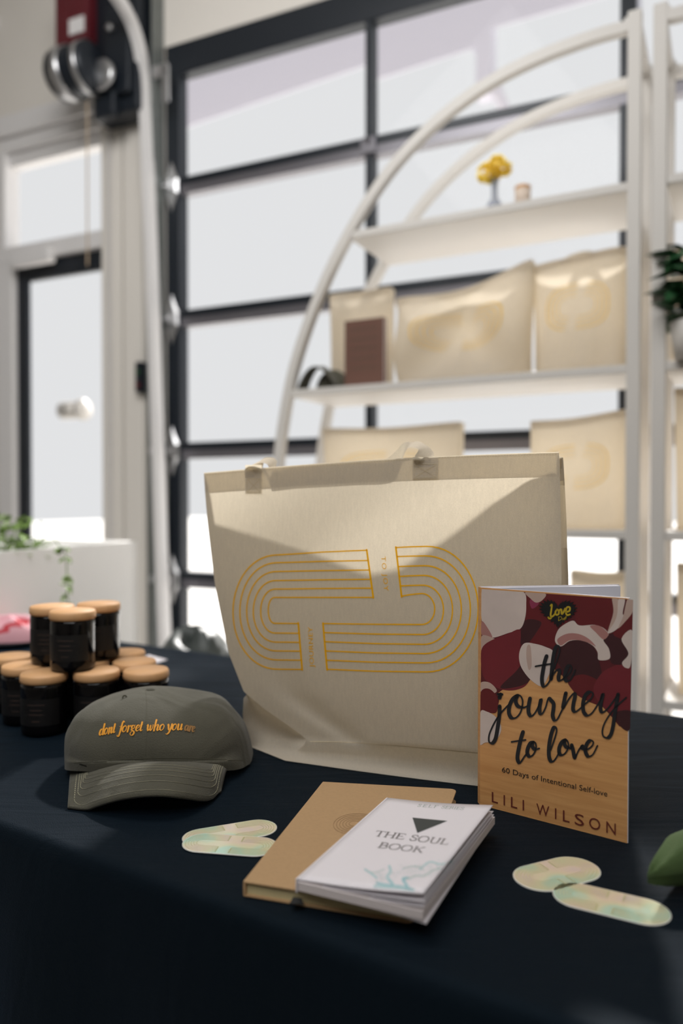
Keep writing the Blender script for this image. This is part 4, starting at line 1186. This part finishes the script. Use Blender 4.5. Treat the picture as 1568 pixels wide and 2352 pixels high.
# white paperback, fanned open to the right
def sg(px, py, z): return G(px, py, z)
zc0, zc1 = zj + .0115, zj + .0225
CBL, CTL = sg(682, 2019, zc0), sg(890, 1832, zc0)
CBR, CTR = sg(972, 2052, zc1), sg(1132, 1849, zc1 + .001)
pb = thing('white_paperback', (CBL + CTR) / 2 - Z * .02, 'white paperback with dark triangle fanned open on top of the kraft journal', 'book')
rows = []
def cover_pt(u, v):
    a = CBL.lerp(CTL, v); c_ = CBR.lerp(CTR, v); p = a.lerp(c_, u)
    p.z = lerp(zc0, zc1, u ** 1.5) if True else p.z
    return p
# edge of the lifted cover: keep ray-consistent height profile
NC = 16
for j in range(NC + 1):
    rows.append([CBL.lerp(CTL, j / NC).lerp(CBR.lerp(CTR, j / NC), i / NC) + Z * (-.0015 * math.sin(math.pi * i / NC)) for i in range(NC + 1)])
b = MB(); b.grid(rows); cmb = b
cov = build('front_cover', b, M['white_print'], pb, smooth=True, solid=.0005)
# page block on journal, right edge overhanging
zb1 = zj + .0102
BL, BR, TR, TL = sg(684, 2026, zb1), sg(971, 2092, zb1 + .0005), sg(1136, 1875, zb1 + .0005), CTL - Z * .0015
def block(z_top, z_bot, BL, BR, TR, TL):
    b = MB(); f = lambda p, z: Vector((p.x, p.y, z))
    b.hexa([f(BL, z_bot), f(BR, z_bot), f(TR, z_bot), f(TL, z_bot), f(BL, z_top), f(BR, z_top), f(TR, z_top), f(TL, z_top)]); return b
pgm = mat('white_pages', srgb(205, 196, 196), .75, vary=.12, scale=50, stretch=(1, 1, 60))
build('page_block', block(zb1, zj + .0035, BL, BR, TR, TL), pgm, pb)
# loose pages fanning up between cover and block
for k in range(3):
    t = .25 + k * .22; b = MB(); rws = []
    for j in range(9):
        v = j / 8
        L0 = CBL.lerp(CTL, v); R0 = CBR.lerp(CTR, v); R1 = Vector(((BR.lerp(TR, v)).x, (BR.lerp(TR, v)).y, zb1))
        E = R1.lerp(R0, t)
        rws.append([L0.lerp(E, i / 8) - Z * (.0022 + .0008 * (2 - k) + .001 * math.sin(math.pi * i / 8)) for i in range(9)])
    b.grid(rws); build('loose_page', b, M['white_print'], pb, smooth=True)
KBR, KTR = sg(979, 2122, zj + .0012), sg(1134, 1887, zj + .0012)
build('back_cover', block(zj + .0022, zj + .0008, sg(690, 2036, zj + .001), KBR, KTR, TL), M['white_print'], pb)
b = MB(); f_ = lambda p, z: Vector((p.x, p.y, z))
sdv = (CBR - CBL).normalized() * .0012
b.hexa([f_(CBL, zj + .0008) - sdv, f_(CBL, zj + .0008), f_(CTL, zj + .0008), f_(CTL, zj + .0008) - sdv, f_(CBL, zc0) - sdv, f_(CBL, zc0), f_(CTL, zc0), f_(CTL, zc0) - sdv]); build('spine', b, M['white_print'], pb)
cbv = bvh_of(cmb)
cmap = bvh_map(cbv, lambda x, y: G(x, y, zc0 + .006), .0004)
c4 = lambda x, y: (780 + x / 4.1263, 1820 + y / 4.1263)
ink = Ink(cmap); ink.poly([c4(688, 238), c4(1020, 270), c4(735, 385)]); build('triangle_print', ink.mb, mat('charcoal_print', srgb(62, 66, 66), .6), cov)
# serif capitals drawn as strokes
SER = {
 'T': (.80, [([(.4, 0), (.4, .97)], 1), ([(.02, .97), (.78, .97)], 0), ([(.03, .97), (.02, .76)], 0), ([(.77, .97), (.78, .76)], 0), ([(.24, .02), (.56, .02)], 0)]),
 'H': (.95, [([(.17, 0), (.17, 1)], 1), ([(.77, 0), (.77, 1)], 1), ([(.17, .5), (.77, .5)], 0), ([(.03, .02), (.31, .02)], 0), ([(.63, .02), (.91, .02)], 0), ([(.03, .98), (.31, .98)], 0), ([(.63, .98), (.91, .98)], 0)]),
 'E': (.78, [([(.17, 0), (.17, 1)], 1), ([(.03, .98), (.68, .98)], 0), ([(.17, .52), (.52, .52)], 0), ([(.03, .02), (.70, .02)], 0), ([(.68, .98), (.69, .8)], 0), ([(.70, .02), (.74, .24)], 0), ([(.52, .63), (.52, .41)], 0)]),
 'S': (.66, [([(.54, .74), (.50, .93), (.32, 1.0), (.12, .88), (.12, .68), (.32, .54), (.52, .42), (.55, .18), (.36, .0), (.14, .06), (.06, .28)], 2)]),
 'O': (.96, [([(.46, 1.0), (.20, .9), (.06, .5), (.20, .1), (.46, 0), (.72, .1), (.86, .5), (.72, .9), (.46, 1.0)], 2)]),
 'U': (.92, [([(.18, 1), (.18, .35), (.26, .06), (.48, .0), (.68, .1), (.74, .38), (.74, 1)], 2), ([(.04, .98), (.32, .98)], 0), ([(.62, .98), (.88, .98)], 0)]),
 'L': (.74, [([(.17, 0), (.17, 1)], 1), ([(.03, .98), (.31, .98)], 0), ([(.03, .02), (.66, .02)], 0), ([(.66, .02), (.70, .28)], 0)]),
 'B': (.80, [([(.17, 0), (.17, 1)], 1), ([(.03, .98), (.42, .98), (.60, .88), (.60, .64), (.42, .53), (.17, .53)], 2), ([(.42, .53), (.66, .44), (.70, .22), (.56, .04), (.40, .02), (.03, .02)], 2)]),
 'K': (.88, [([(.17, 0), (.17, 1)], 1), ([(.72, .97), (.19, .46)], 0), ([(.34, .60), (.78, .02)], 1), ([(.03, .02), (.31, .02)], 0), ([(.03, .98), (.31, .98)], 0), ([(.60, .98), (.84, .98)], 0), ([(.64, .02), (.88, .02)], 0)]),
 'F': (.72, [([(.17, 0), (.17, 1)], 1), ([(.03, .98), (.66, .98)], 0), ([(.66, .98), (.67, .8)], 0), ([(.17, .52), (.50, .52)], 0), ([(.03, .02), (.31, .02)], 0)]),
 'R': (.84, [([(.17, 0), (.17, 1)], 1), ([(.03, .98), (.42, .98), (.60, .88), (.60, .62), (.42, .5), (.17, .5)], 2), ([(.40, .5), (.76, .02)], 1), ([(.03, .02), (.31, .02)], 0)]),
 'I': (.40, [([(.18, 0), (.18, 1)], 1), ([(.04, .98), (.32, .98)], 0), ([(.04, .02), (.32, .02)], 0)]),
 '.': (.26, [([(.10, .04), (.12, .04)], 1)]), ' ': (.42, [])}
def serif(ink, txt, p0, p1, upv, wt=1.0):
    tot = sum(SER[c][0] for c in txt)
    bx, by = (p1[0] - p0[0]) / tot, (p1[1] - p0[1]) / tot
    x = 0
    m = lambda q: (p0[0] + (x + q[0]) * bx + q[1] * upv[0], p0[1] + (x + q[0]) * by + q[1] * upv[1])
    for ch in txt:
        for pts, kd in SER[ch][1]:
            if kd == 2: ink.stroke([m(p) for p in pts], lambda dx, dy: wt * (.75 + 1.5 * abs(dy) / (math.hypot(dx, dy) or 1)), k=6, caps=False)
            else: ink.stroke([m(p) for p in pts], wt * (2.1 if kd else .8), smooth=False, caps=False)
        x += SER[ch][0]
ink = Ink(cmap)
serif(ink, 'THE SOUL', c4(318, 412), c4(1022, 497), (8.6, -12.2), 1.2)
serif(ink, 'BOOK', c4(352, 522), c4(782, 572), (9.2, -12.0), 1.2)
build('title_lettering', ink.mb, mat('grey_ink', srgb(62, 54, 52), .6), cov)
ink = Ink(cmap); serif(ink, 'S.E.L.F. SERIES', c4(732, 134), c4(1170, 166), (4.2, -6.0), .5)
build('series_lettering', ink.mb, mat('sage_ink', srgb(130, 146, 134), .6), cov)
# washed blue tree print
def mist(x, a): return x
blue = [mat('pale_blue_wash', srgb(178, 204, 208), .6), mat('blue_wash', srgb(150, 192, 200), .6), mat('grey_wash', srgb(186, 198, 197), .6)]
ink = Ink(cmap); rb = random.Random(9)
for pts, wd, mi in (([(330, 890), (430, 895), (560, 905), (700, 925)], 26, 0), ([(350, 860), (470, 880), (600, 895), (680, 915)], 20, 1), ([(520, 895), (480, 840), (450, 800), (480, 750), (470, 700)], 26, 0),
                    ([(650, 910), (620, 860), (600, 820), (640, 810)], 26, 1), ([(460, 830), (500, 870)], 16, 1), ([(350, 810), (300, 770), (240, 730)], 20, 0), ([(250, 740), (330, 760), (420, 730)], 10, 2),
                    ([(640, 820), (720, 790), (800, 790), (880, 740), (960, 720)], 16, 2), ([(760, 730), (850, 660), (960, 680), (1060, 650)], 16, 0), ([(600, 720), (700, 700), (780, 720)], 12, 2), ([(860, 790), (940, 770)], 9, 2)):
    ink.stroke([c4(*p) for p in pts], wd / 4.1, mi, k=6, lift=0)
for k in range(230):
    t = rb.random(); x = lerp(330, 1080, t); y = lerp(830, 660, t) + rb.gauss(0, 34) - (20 if t < .4 else 0)
    r_ = rb.uniform(2, 7)
    pts = [c4(x + math.cos(a * 1.05) * r_ * rb.uniform(.7, 1.7), y + math.sin(a * 1.05) * r_ * .6) for a in range(6)]
    ink.mb.add([ink.map(*p, .0001) for p in pts], [tuple(range(6))], rb.choice((0, 2, 2)))
build('tree_print', ink.mb, blue, cov)

# ------------------------------------------------------------------ stickers
def sticker(c0, c1, rad, z, lab, tiltz=0):
    mid = (c0 + c1) / 2; dr = (c1 - c0); ln = dr.length / 2; dr.normalize(); pr = Vector((-dr.y, dr.x, 0))
    root = thing('oval_sticker', Vector((mid.x, mid.y, z)), lab, 'sticker', 'pearlescent oval stickers')
    def ring(r_, zz, n=18):
        o = []
        for k in range(n + 1): a = -math.pi / 2 + math.pi * k / n; o.append(mid + dr * (ln + math.cos(a) * r_) + pr * math.sin(a) * r_)
        for k in range(n + 1): a = math.pi / 2 + math.pi * k / n; o.append(mid + dr * (-ln + math.cos(a) * r_) + pr * math.sin(a) * r_)
        return [Vector((p.x, p.y, z + zz + tiltz * ((p - mid).dot(pr) / rad + 1) * .5)) for p in o]
    b = MB(); a0 = ring(rad, 0); a1 = ring(rad, .0006); a2 = ring(rad * .97, .0007); n = len(a0)
    b.grid([a0, a1, a2], closed=True); body = build('rim', b, M['sticker_edge'], root, smooth=True)
    b = MB(); b.add(ring(rad * .97, .0007), [tuple(range(n))]); build('foil_face', b, M['sticker'], root)
    b = MB()
    for k in range(5):
        r_ = rad * (.86 - .13 * k); q = ring(r_, .00085); q2 = ring(r_ - .00045, .00085)
        m = len(q)
        for i in range(m):
            if k > -1 and i in (m // 2 - 1, m - 1): continue
            b.add([q[i], q[(i + 1) % m], q2[(i + 1) % m], q2[i]], [(0, 1, 2, 3)])
        for e_, sgn in ((.25, 1), (-.25, -1)):
            p = mid + dr * ln * e_ * 2 + pr * sgn * r_; p2 = p + dr * ln * (.8 if sgn < 0 else -.8) * 1; 
    for sgn in (1, -1):
        for off in (-.15, .35):
            p = mid + dr * ln * sgn * off + pr * sgn * rad * .34; q_ = mid + dr * ln * sgn * off + pr * sgn * rad * .86
            wv = dr * .0005
            b.add([Vector((t_.x, t_.y, z + .0009 + tiltz * ((t_ - mid).dot(pr) / rad + 1) * .5)) for t_ in (p - wv, p + wv, q_ + wv, q_ - wv)], [(0, 1, 2, 3)])
        for k in range(5):
            r_ = rad * (.86 - .13 * k); x0, x1 = (-ln, ln)
            for xa, xb in ((x0, -.15 * ln * sgn if sgn > 0 else -.35 * ln), (.35 * ln if sgn > 0 else .15 * ln, x1)):
                p0_ = mid + dr * xa + pr * sgn * r_; p1_ = mid + dr * xb + pr * sgn * r_; wv = pr * sgn * -.00045
                b.add([Vector((t_.x, t_.y, z + .00086 + tiltz * ((t_ - mid).dot(pr) / rad + 1) * .5)) for t_ in (p0_, p1_, p1_ + wv, p0_ + wv)], [(0, 1, 2, 3)])
    build('line_print', b, M['sticker_line'], root)
    return root
sticker(G(466, 1924, ZT0), G(590, 1903, ZT0), .0195, ZT0, 'farther of the two pearly oval stickers beside the kraft journal, partly covered')
sticker(G(467, 1936, ZT0 + .001), G(589, 1945, ZT0 + .001), .0195, ZT0 + .0009, 'nearer pearly oval sticker touching the corner side of the kraft journal')
sticker(G(1240, 2017, ZT0), G(1317, 1997, ZT0), .0225, ZT0, 'dull pinkish pearly oval sticker in front of the standing book')
sticker(G(1329, 2058, ZT0), G(1476, 2093, ZT0), .0205, ZT0, 'bright green and yellow pearly oval sticker at the lower right')

# ------------------------------------------------------------------ candle jars
def make_jar(loc, lab):
    r0 = thing('candle_jar', loc, lab, 'candle', 'dark candle jars with wooden lids')
    c = Vector(loc); R0 = .0305
    KZ = 1.05
    zs = lambda P_: [(a, q * KZ) for a, q in P_]
    b = MB(); b.lathe(zs([(0, .0), (R0 * .85, 0), (R0 * .97, .003), (R0, .008), (R0, .062), (R0 * .99, .066), (R0 * .93, .0675), (0, .0675)]), c, 40); build('glass_body', b, M['jar'], r0, smooth=True)
    b = MB(); b.lathe(zs([(0, .0675), (R0 * .98, .0675), (R0 * 1.03, .069), (R0 * 1.04, .072), (R0 * 1.03, .0765), (R0 * .98, .079), (0, .0793)]), c, 40); build('wooden_lid', b, M['lid'], r0, smooth=True)
    b = MB()
    rws = []
    for z in (.016, .052): rws.append([c + Vector((math.cos(math.radians(a)) * (R0 + .0002), math.sin(math.radians(a)) * (R0 + .0002), z)) for a in range(-150, -29, 8)])
    b.grid(rws); lb = build('paper_label', b, M['label'], r0, smooth=True)
    b = MB()
    for z, a0, a1 in ((.044, -112, -68), (.037, -104, -76), (.031, -108, -72), (.022, -100, -80)):
        rws = []
        for zz in (z, z + .0014): rws.append([c + Vector((math.cos(math.radians(a)) * (R0 + .0004), math.sin(math.radians(a)) * (R0 + .0004), zz)) for a in range(a0, a1 + 1, 4)])
        b.grid(rws)
    build('label_print', b, M['jar_edge'], lb)
    return r0
jars = [(-.2745, 1.068, 0, 'dark jar with wooden lid at the right end of the front bottom row'),
        (-.343, 1.064, 0, 'dark jar in the front bottom row, second from its right end'),
        (-.411, 1.050, 0, 'dark jar in the front bottom row directly under the front top jar'),
        (-.459, 1.100, 0, 'dark jar at the left end of the front bottom row, cut by the picture edge'),
        (-.307, 1.127, 0, 'dark jar in the second bottom row just behind the right end jar'),
        (-.378, 1.130, 0, 'dark jar hidden below the top jars, lid edge showing between them'),
        (-.341, 1.196, 0, 'dark jar at the back right of the bottom layer near the white card'),
        (-.505, 1.165, 0, 'dark jar at the back left of the bottom layer'),
        (-.430, 1.190, 0, 'dark jar at the back of bottom layer, behind the top left jar'),
        (-.3775, 1.068, 1, 'front jar of the three stacked on top'),
        (-.4235, 1.114, 1, 'back left jar of the three stacked on top'),
        (-.3650, 1.144, 1, 'back right jar of the three stacked on top')]
def jar_tree(src, loc, lab):
    r_ = src.copy(); COL.objects.link(r_); r_.location = loc; r_['label'] = lab
    for ch in src.children:
        c_ = ch.copy(); COL.objects.link(c_); c_.parent = r_
        for g in ch.children:
            d_ = g.copy(); COL.objects.link(d_); d_.parent = c_
    return r_
j0 = None
for x, y, lv, lab in jars:
    loc = Vector((x, y, ZT0 + .0835 * lv))
    if j0 is None: j0 = make_jar(loc, lab)
    else: jar_tree(j0, loc, lab)

# white card behind the jars
b = MB(); Q = [G(322, 1519, ZT0), G(352, 1526, ZT0), G(384, 1516, ZT0), G(340, 1505, ZT0)]
b.hexa(Q + [p + Z * .0012 for p in Q]); tag(build('paper_card', b, M['white_print']), 'small white card lying on the cloth behind the candle jars', 'card')
# tray and folded red-white cloth at far left
c = G(8, 1478, .752)
tr_ = thing('dark_tray', Vector((c.x, c.y, ZT0)), 'flat dark tray at the far left end of the table', 'tray')
b = MB()
for r_, z in ((.105, 0), (.12, .016)): pass
b.lathe([(0, 0), (.085, 0), (.105, .012), (.102, .012), (.083, .003), (0, .003)], Vector((c.x, c.y + .03, ZT0)), 36)
build('dish', b, M['black'], tr_, smooth=True)
b = MB(); rows = []
for j in range(8):
    a = j / 7 * math.pi / 2
    rows.append([Vector((c.x, c.y + .04, ZT0 + .0045)) + Vector((math.cos(t * math.pi / 14) * .075 * math.cos(a) ** .6, math.sin(t * math.pi / 14) * .05 * math.cos(a) ** .6, .048 * math.sin(a) * (1 + .18 * math.sin(t * .9)))) for t in range(28)])
b.grid(rows, closed=True)
for i in range(len(b.m)): b.m[i] = 1 if (i // 3) % 5 == 0 else 0
tag(build('folded_cloth', b, [M['pink'], M['redprint']], smooth=True), 'folded pink and red patterned cloth on the dark tray', 'cloth')

# ------------------------------------------------------------------ green pouch at right edge
b = MB(); rows = []
tip = G(1487, 2006, .776); 
c = G(1640, 2010, .752)
ax_ = Vector((c.x - tip.x, c.y - tip.y, 0)).normalized(); pr = Vector((-ax_.y, ax_.x, 0)); Lp = .155
for i in range(17):
    t = i / 16; cen = Vector((tip.x, tip.y, 0)) + ax_ * (t * Lp)
    g_ = min(1, t * 1.3 + .003); wd = .042 * g_ ** .8; ht = .0195 * min(1, t * 3 + .005) ** .7
    lift = .0225 - .0 * t + .004 * math.sin(5 * t)
    rows.append([cen + pr * math.cos(k * math.pi / 12) * wd * (1 + .05 * math.sin(k + i)) + Z * (ZT0 + max(.0003, lift + math.sin(k * math.pi / 12) * (ht + .004 * math.sin(3 * k * .26 + t * 6)))) for k in range(24)])
b.grid(rows, closed=True); b.f.append(list(range(24))); b.m.append(0)
b.f.append([16 * 24 + k for k in range(24)][::-1]); b.m.append(0)
tag(build('green_pouch', b, M['green_felt'], smooth=True), 'soft green cloth pouch with pointed end, cut off by the right edge', 'pouch')

# ------------------------------------------------------------------ olive cap
cap = thing('baseball_cap', Vector((-.224, .93, ZT0)), 'olive green baseball cap with gold embroidered words on the table', 'cap')
YC = .925
LV = [(1757, 163, 578, .092), (1720, 163, 573, .092), (1675, 165, 561, .088), (1646, 178, 545, .080), (1624, 197, 524, .070), (1609, 224, 497, .058), (1598, 258, 448, .045), (1589, 292, 405, .030), (1584, 322, 370, .014)]
b = MB(); rows = []; NK = 56
ztab = []
lv2 = catmull([tuple(float(q) for q in l) for l in LV], 4)
for i, (py, xl_, xr_, bb) in enumerate(lv2):
    pl_, pr_ = V(xl_, py, YC), V(xr_, py, YC); z = pl_.z; cx = (pl_.x + pr_.x) / 2; a = (pr_.x - pl_.x) / 2
    row = []
    t = i / (len(lv2) - 1)
    for k in range(NK):
        th = 2 * math.pi * k / NK
        e = 2.3
        cx_ = abs(math.cos(th)) ** (2 / e) * (1 if math.cos(th) >= 0 else -1); sy = abs(math.sin(th)) ** (2 / e) * (1 if math.sin(th) >= 0 else -1)
        wr = 1 + .018 * math.sin(5 * th + 2.2 * t * 3) * t * (1 - t) * 4 + .012 * math.sin(9 * th + 5 * t)
        p = Vector((cx + a * cx_ * (1 if abs(cx_) > .98 else wr), YC + bb * sy * wr - .012 * (1 - t) * 0, z))
        row.append(p)
    rows.append(row)
# bottom edge follows the table at the back and rises at the front
base = []
for k in range(NK):
    th = 2 * math.pi * k / NK; fr_ = max(0, -math.sin(th)); rt = (1 + math.cos(th)) / 2
    p = rows[0][k].copy(); p.z = .753 + .019 * fr_ ** 1.5; base.append(p)
for j in range(1, 5):
    for k in range(NK):
        th = 2 * math.pi * k / NK; fr_ = max(0, -math.sin(th))
        rows[j][k].z = max(rows[j][k].z, base[k].z + .003 * j)
rows[0] = base
b.grid(rows, closed=True); m = len(rows); b.f.append([(m - 1) * NK + k for k in range(NK)]); b.m.append(0)
crown_mb = b
crown = build('crown', b, M['cap'], cap, smooth=True)
crv = bvh_of(crown_mb)
crm = bvh_map(crv, lambda x, y: V(x, y, YC - .09), .0006)
# band seam along the crown's lower front
ink = Ink(crm)
ink.stroke([(170, 1752), (250, 1747), (330, 1742), (410, 1741), (500, 1744), (560, 1746)], 1.4, k=12)
ink.stroke([(334, 1585), (337, 1620), (336, 1680), (333, 1748)], 1.0, k=14)
build('seam', ink.mb, M['cap_dark'], crown)
b = MB(); cb = rows[-1][0].copy(); ctr = sum(rows[-1], Vector()) / NK
b.lathe([(0, .002), (.004, .0015), (.0058, .0004), (.006, -.001)], ctr, 16); build('top_button', b, M['cap'], cap, smooth=True)
for px, py in ((286, 1602),):
    q = crm(px, py); nn = (CAM - q).normalized(); e = MB(); e.lathe([(.0012, 0), (.003, .0002), (.003, .0008), (.0012, .0008)], q, 12, ax=nn); build('eyelet', e, M['cap_dark'], crown)
# brim
inner_px = [(163, 1764), (200, 1761), (250, 1756), (300, 1752), (350, 1750), (400, 1750), (450, 1751), (500, 1753), (530, 1755)]
outer_px = [(155, 1860), (185, 1863), (222, 1850), (270, 1836), (320, 1828), (375, 1826), (425, 1832), (480, 1839), (508, 1822)]
inner = [Vector(p) for p in catmull([tuple(V(x, y, Y)) for (x, y), Y in zip(inner_px, (.920, .882, .858, .846, .841, .841, .848, .864, .890))], 4)]
outer = [Vector(p) for p in catmull([tuple(V(x, y, Y)) for (x, y), Y in zip(outer_px, (.785, .780, .772, .765, .760, .760, .768, .795, .828))], 4)]
rows = []
NB = 14
for j in range(NB + 1):
    t = j / NB
    rows.append([i_.lerp(o_, t) + Z * (.012 * math.sin(math.pi * t) * (.6 + .4 * math.sin(math.pi * k / (len(inner) - 1)))) for k, (i_, o_) in enumerate(zip(inner, outer))])
for r_ in rows:
    for p in r_: p.z = max(p.z, ZT0 + .0035)
b = MB(); b.grid(rows); bmbr = b
br = build('brim', b, M['cap'], cap, smooth=True, solid=.0028, soff=1)
bbv = bvh_of(bmbr)
b = MB()
for t0 in (.93, .80, .70, .60, .52, .44):
    u0 = .05 + .09 * (1 - t0) ** .8 * 1.6; u1 = 1 - u0
    pts = []
    def bp_(u, t):
        uu = u * (len(inner) - 1); k = min(int(uu), len(inner) - 2); tt = t * NB; j = min(int(tt), NB - 1)
        p = rows[j][k].lerp(rows[j][k + 1], uu - k).lerp(rows[j + 1][k].lerp(rows[j + 1][k + 1], uu - k), tt - j)
        return p + Z * .0004 - Vector((0, .0002, 0))
    seq = [(u0, lerp(.12, t0 * .9, i / 10)) for i in range(11)] + [(u0 + (1 - math.cos(i / 8 * math.pi / 2)) * .05, t0 * .9 + t0 * .1 * math.sin(i / 8 * math.pi / 2)) for i in range(1, 9)]
    seq += [(lerp(u0 + .05, u1 - .05, i / 80), t0) for i in range(1, 81)] + [(u1 - .05 + .05 * math.sin(i / 8 * math.pi / 2), t0 - t0 * .1 * (1 - math.cos(i / 8 * math.pi / 2))) for i in range(1, 9)] + [(u1, lerp(t0 * .9, .12, i / 10)) for i in range(1, 11)]
    for i in range(len(seq) - 1):
        a = bp_(*seq[i]); c_ = bp_(*seq[i + 1])
        n_ = 2
        for q in range(n_):
            p = a.lerp(c_, q / n_); p2 = a.lerp(c_, (q + .62) / n_); sd_ = (p2 - p).cross(Z).normalized() * .0004 if (p2 - p).length > 1e-6 else Vector((0, 0, 0))
            b.add([p - sd_, p + sd_, p2 + sd_, p2 - sd_], [(0, 1, 2, 3)])
build('brim_stitching', b, M['cap_stitch'], br)
# embroidered italic words
IT = {
 'd': (1.0, [[(.72, .88), (.5, 1), (.18, .75), (.06, .3), (.2, .02), (.45, .12), (.74, .6)], [(.98, 1.75), (.82, 1), (.70, .2), (.82, 0), (1, .15)]]),
 'o': (.88, [[(.5, 1), (.18, .8), (.06, .35), (.28, .02), (.6, .2), (.74, .65), (.62, .95), (.45, 1)]]),
 'n': (1.0, [[(.05, .85), (.2, 1), (.22, .6), (.1, 0)], [(.15, .35), (.4, .85), (.64, 1), (.72, .8), (.62, .2), (.74, 0), (.92, .18)]]),
 't': (.58, [[(.34, 1.4), (.22, .7), (.14, .18), (.28, 0), (.48, .15)], [(.0, .96), (.5, 1.0)]]),
 'f': (.66, [[(.95, 1.6), (.82, 1.8), (.62, 1.5), (.45, .7), (.30, -.1), (.15, -.6), (-.08, -.65), (-.12, -.45)], [(.12, .96), (.72, 1)]]),
 'r': (.68, [[(.05, .85), (.2, 1), (.22, .6), (.1, 0)], [(.18, .5), (.36, .85), (.56, 1), (.64, .86)]]),
 'g': (.84, [[(.58, .92), (.32, 1), (.12, .75), (.22, .45), (.45, .45), (.62, .7), (.55, .95), (.78, 1)], [(.25, .44), (.12, .25), (.4, .08), (.62, -.2), (.42, -.6), (.08, -.6), (-.06, -.3), (.2, .02)]]),
 'e': (.72, [[(.1, .42), (.42, .5), (.62, .78), (.48, 1), (.2, .8), (.06, .35), (.25, 0), (.62, .2)]]),
 'w': (1.22, [[(.05, .9), (.22, 1), (.22, .4), (.32, .02), (.55, .4), (.68, .95), (.64, .4), (.74, .02), (1.02, .45), (1.08, .98)]]),
 'h': (1.0, [[(.34, 1.75), (.22, 1), (.1, 0)], [(.15, .35), (.4, .85), (.64, 1), (.72, .8), (.62, .2), (.74, 0), (.92, .18)]]),
 'y': (.9, [[(.05, .85), (.22, 1), (.28, .5), (.36, .1), (.5, .0)], [(.84, 1), (.72, .4), (.45, -.3), (.15, -.62), (-.1, -.55)]]),
 'u': (1.0, [[(.05, .85), (.22, 1), (.16, .4), (.2, .04), (.42, .06), (.66, .5), (.78, 1), (.70, .3), (.76, 0), (.96, .18)]]),
 'a': (1.0, [[(.7, .88), (.46, 1), (.14, .7), (.06, .3), (.2, .02), (.45, .15), (.76, 1), (.70, .3), (.76, 0), (.96, .18)]]),
 ' ': (.5, [])}
c3_ = lambda x, y: (130 + x / 3.2, 1540 + y / 3.2)
def ital(ink, txt, p0, p1, xh, wt, mi=0):
    tot = sum(IT[c][0] for c in txt); x = 0
    bx, by = (p1[0] - p0[0]) / tot, (p1[1] - p0[1]) / tot
    for ch in txt:
        for pts in IT[ch][1]:
            ink.stroke([(p0[0] + (x + a + .12 * b_) * bx, p0[1] + (x + a) * by - b_ * xh) for a, b_ in pts], lambda dx, dy: wt * (1.0 if dy > 0 else .5) * (.42 + .6 * abs(dy) / (math.hypot(dx, dy) or 1)), mi, k=6)
        x += IT[ch][0]
ink = Ink(bvh_map(crv, lambda x, y: V(x, y, YC - .09), .0011))
for wd, x0, x1, y0, y1, mi in (('dont', 312, 432, 478, 455, 0), ('forget', 452, 632, 455, 442, 0), ('who', 657, 792, 444, 440, 0), ('you', 808, 925, 440, 436, 0), ('are', 940, 1016, 440, 452, 1)):
    ital(ink, wd, c3_(x0, y0), c3_(x1, y1), 45 / 3.2 if mi == 0 else 40 / 3.2, 3.9, mi)
build('embroidery', ink.mb, [M['gold_thread'], M['brown_thread']], crown)
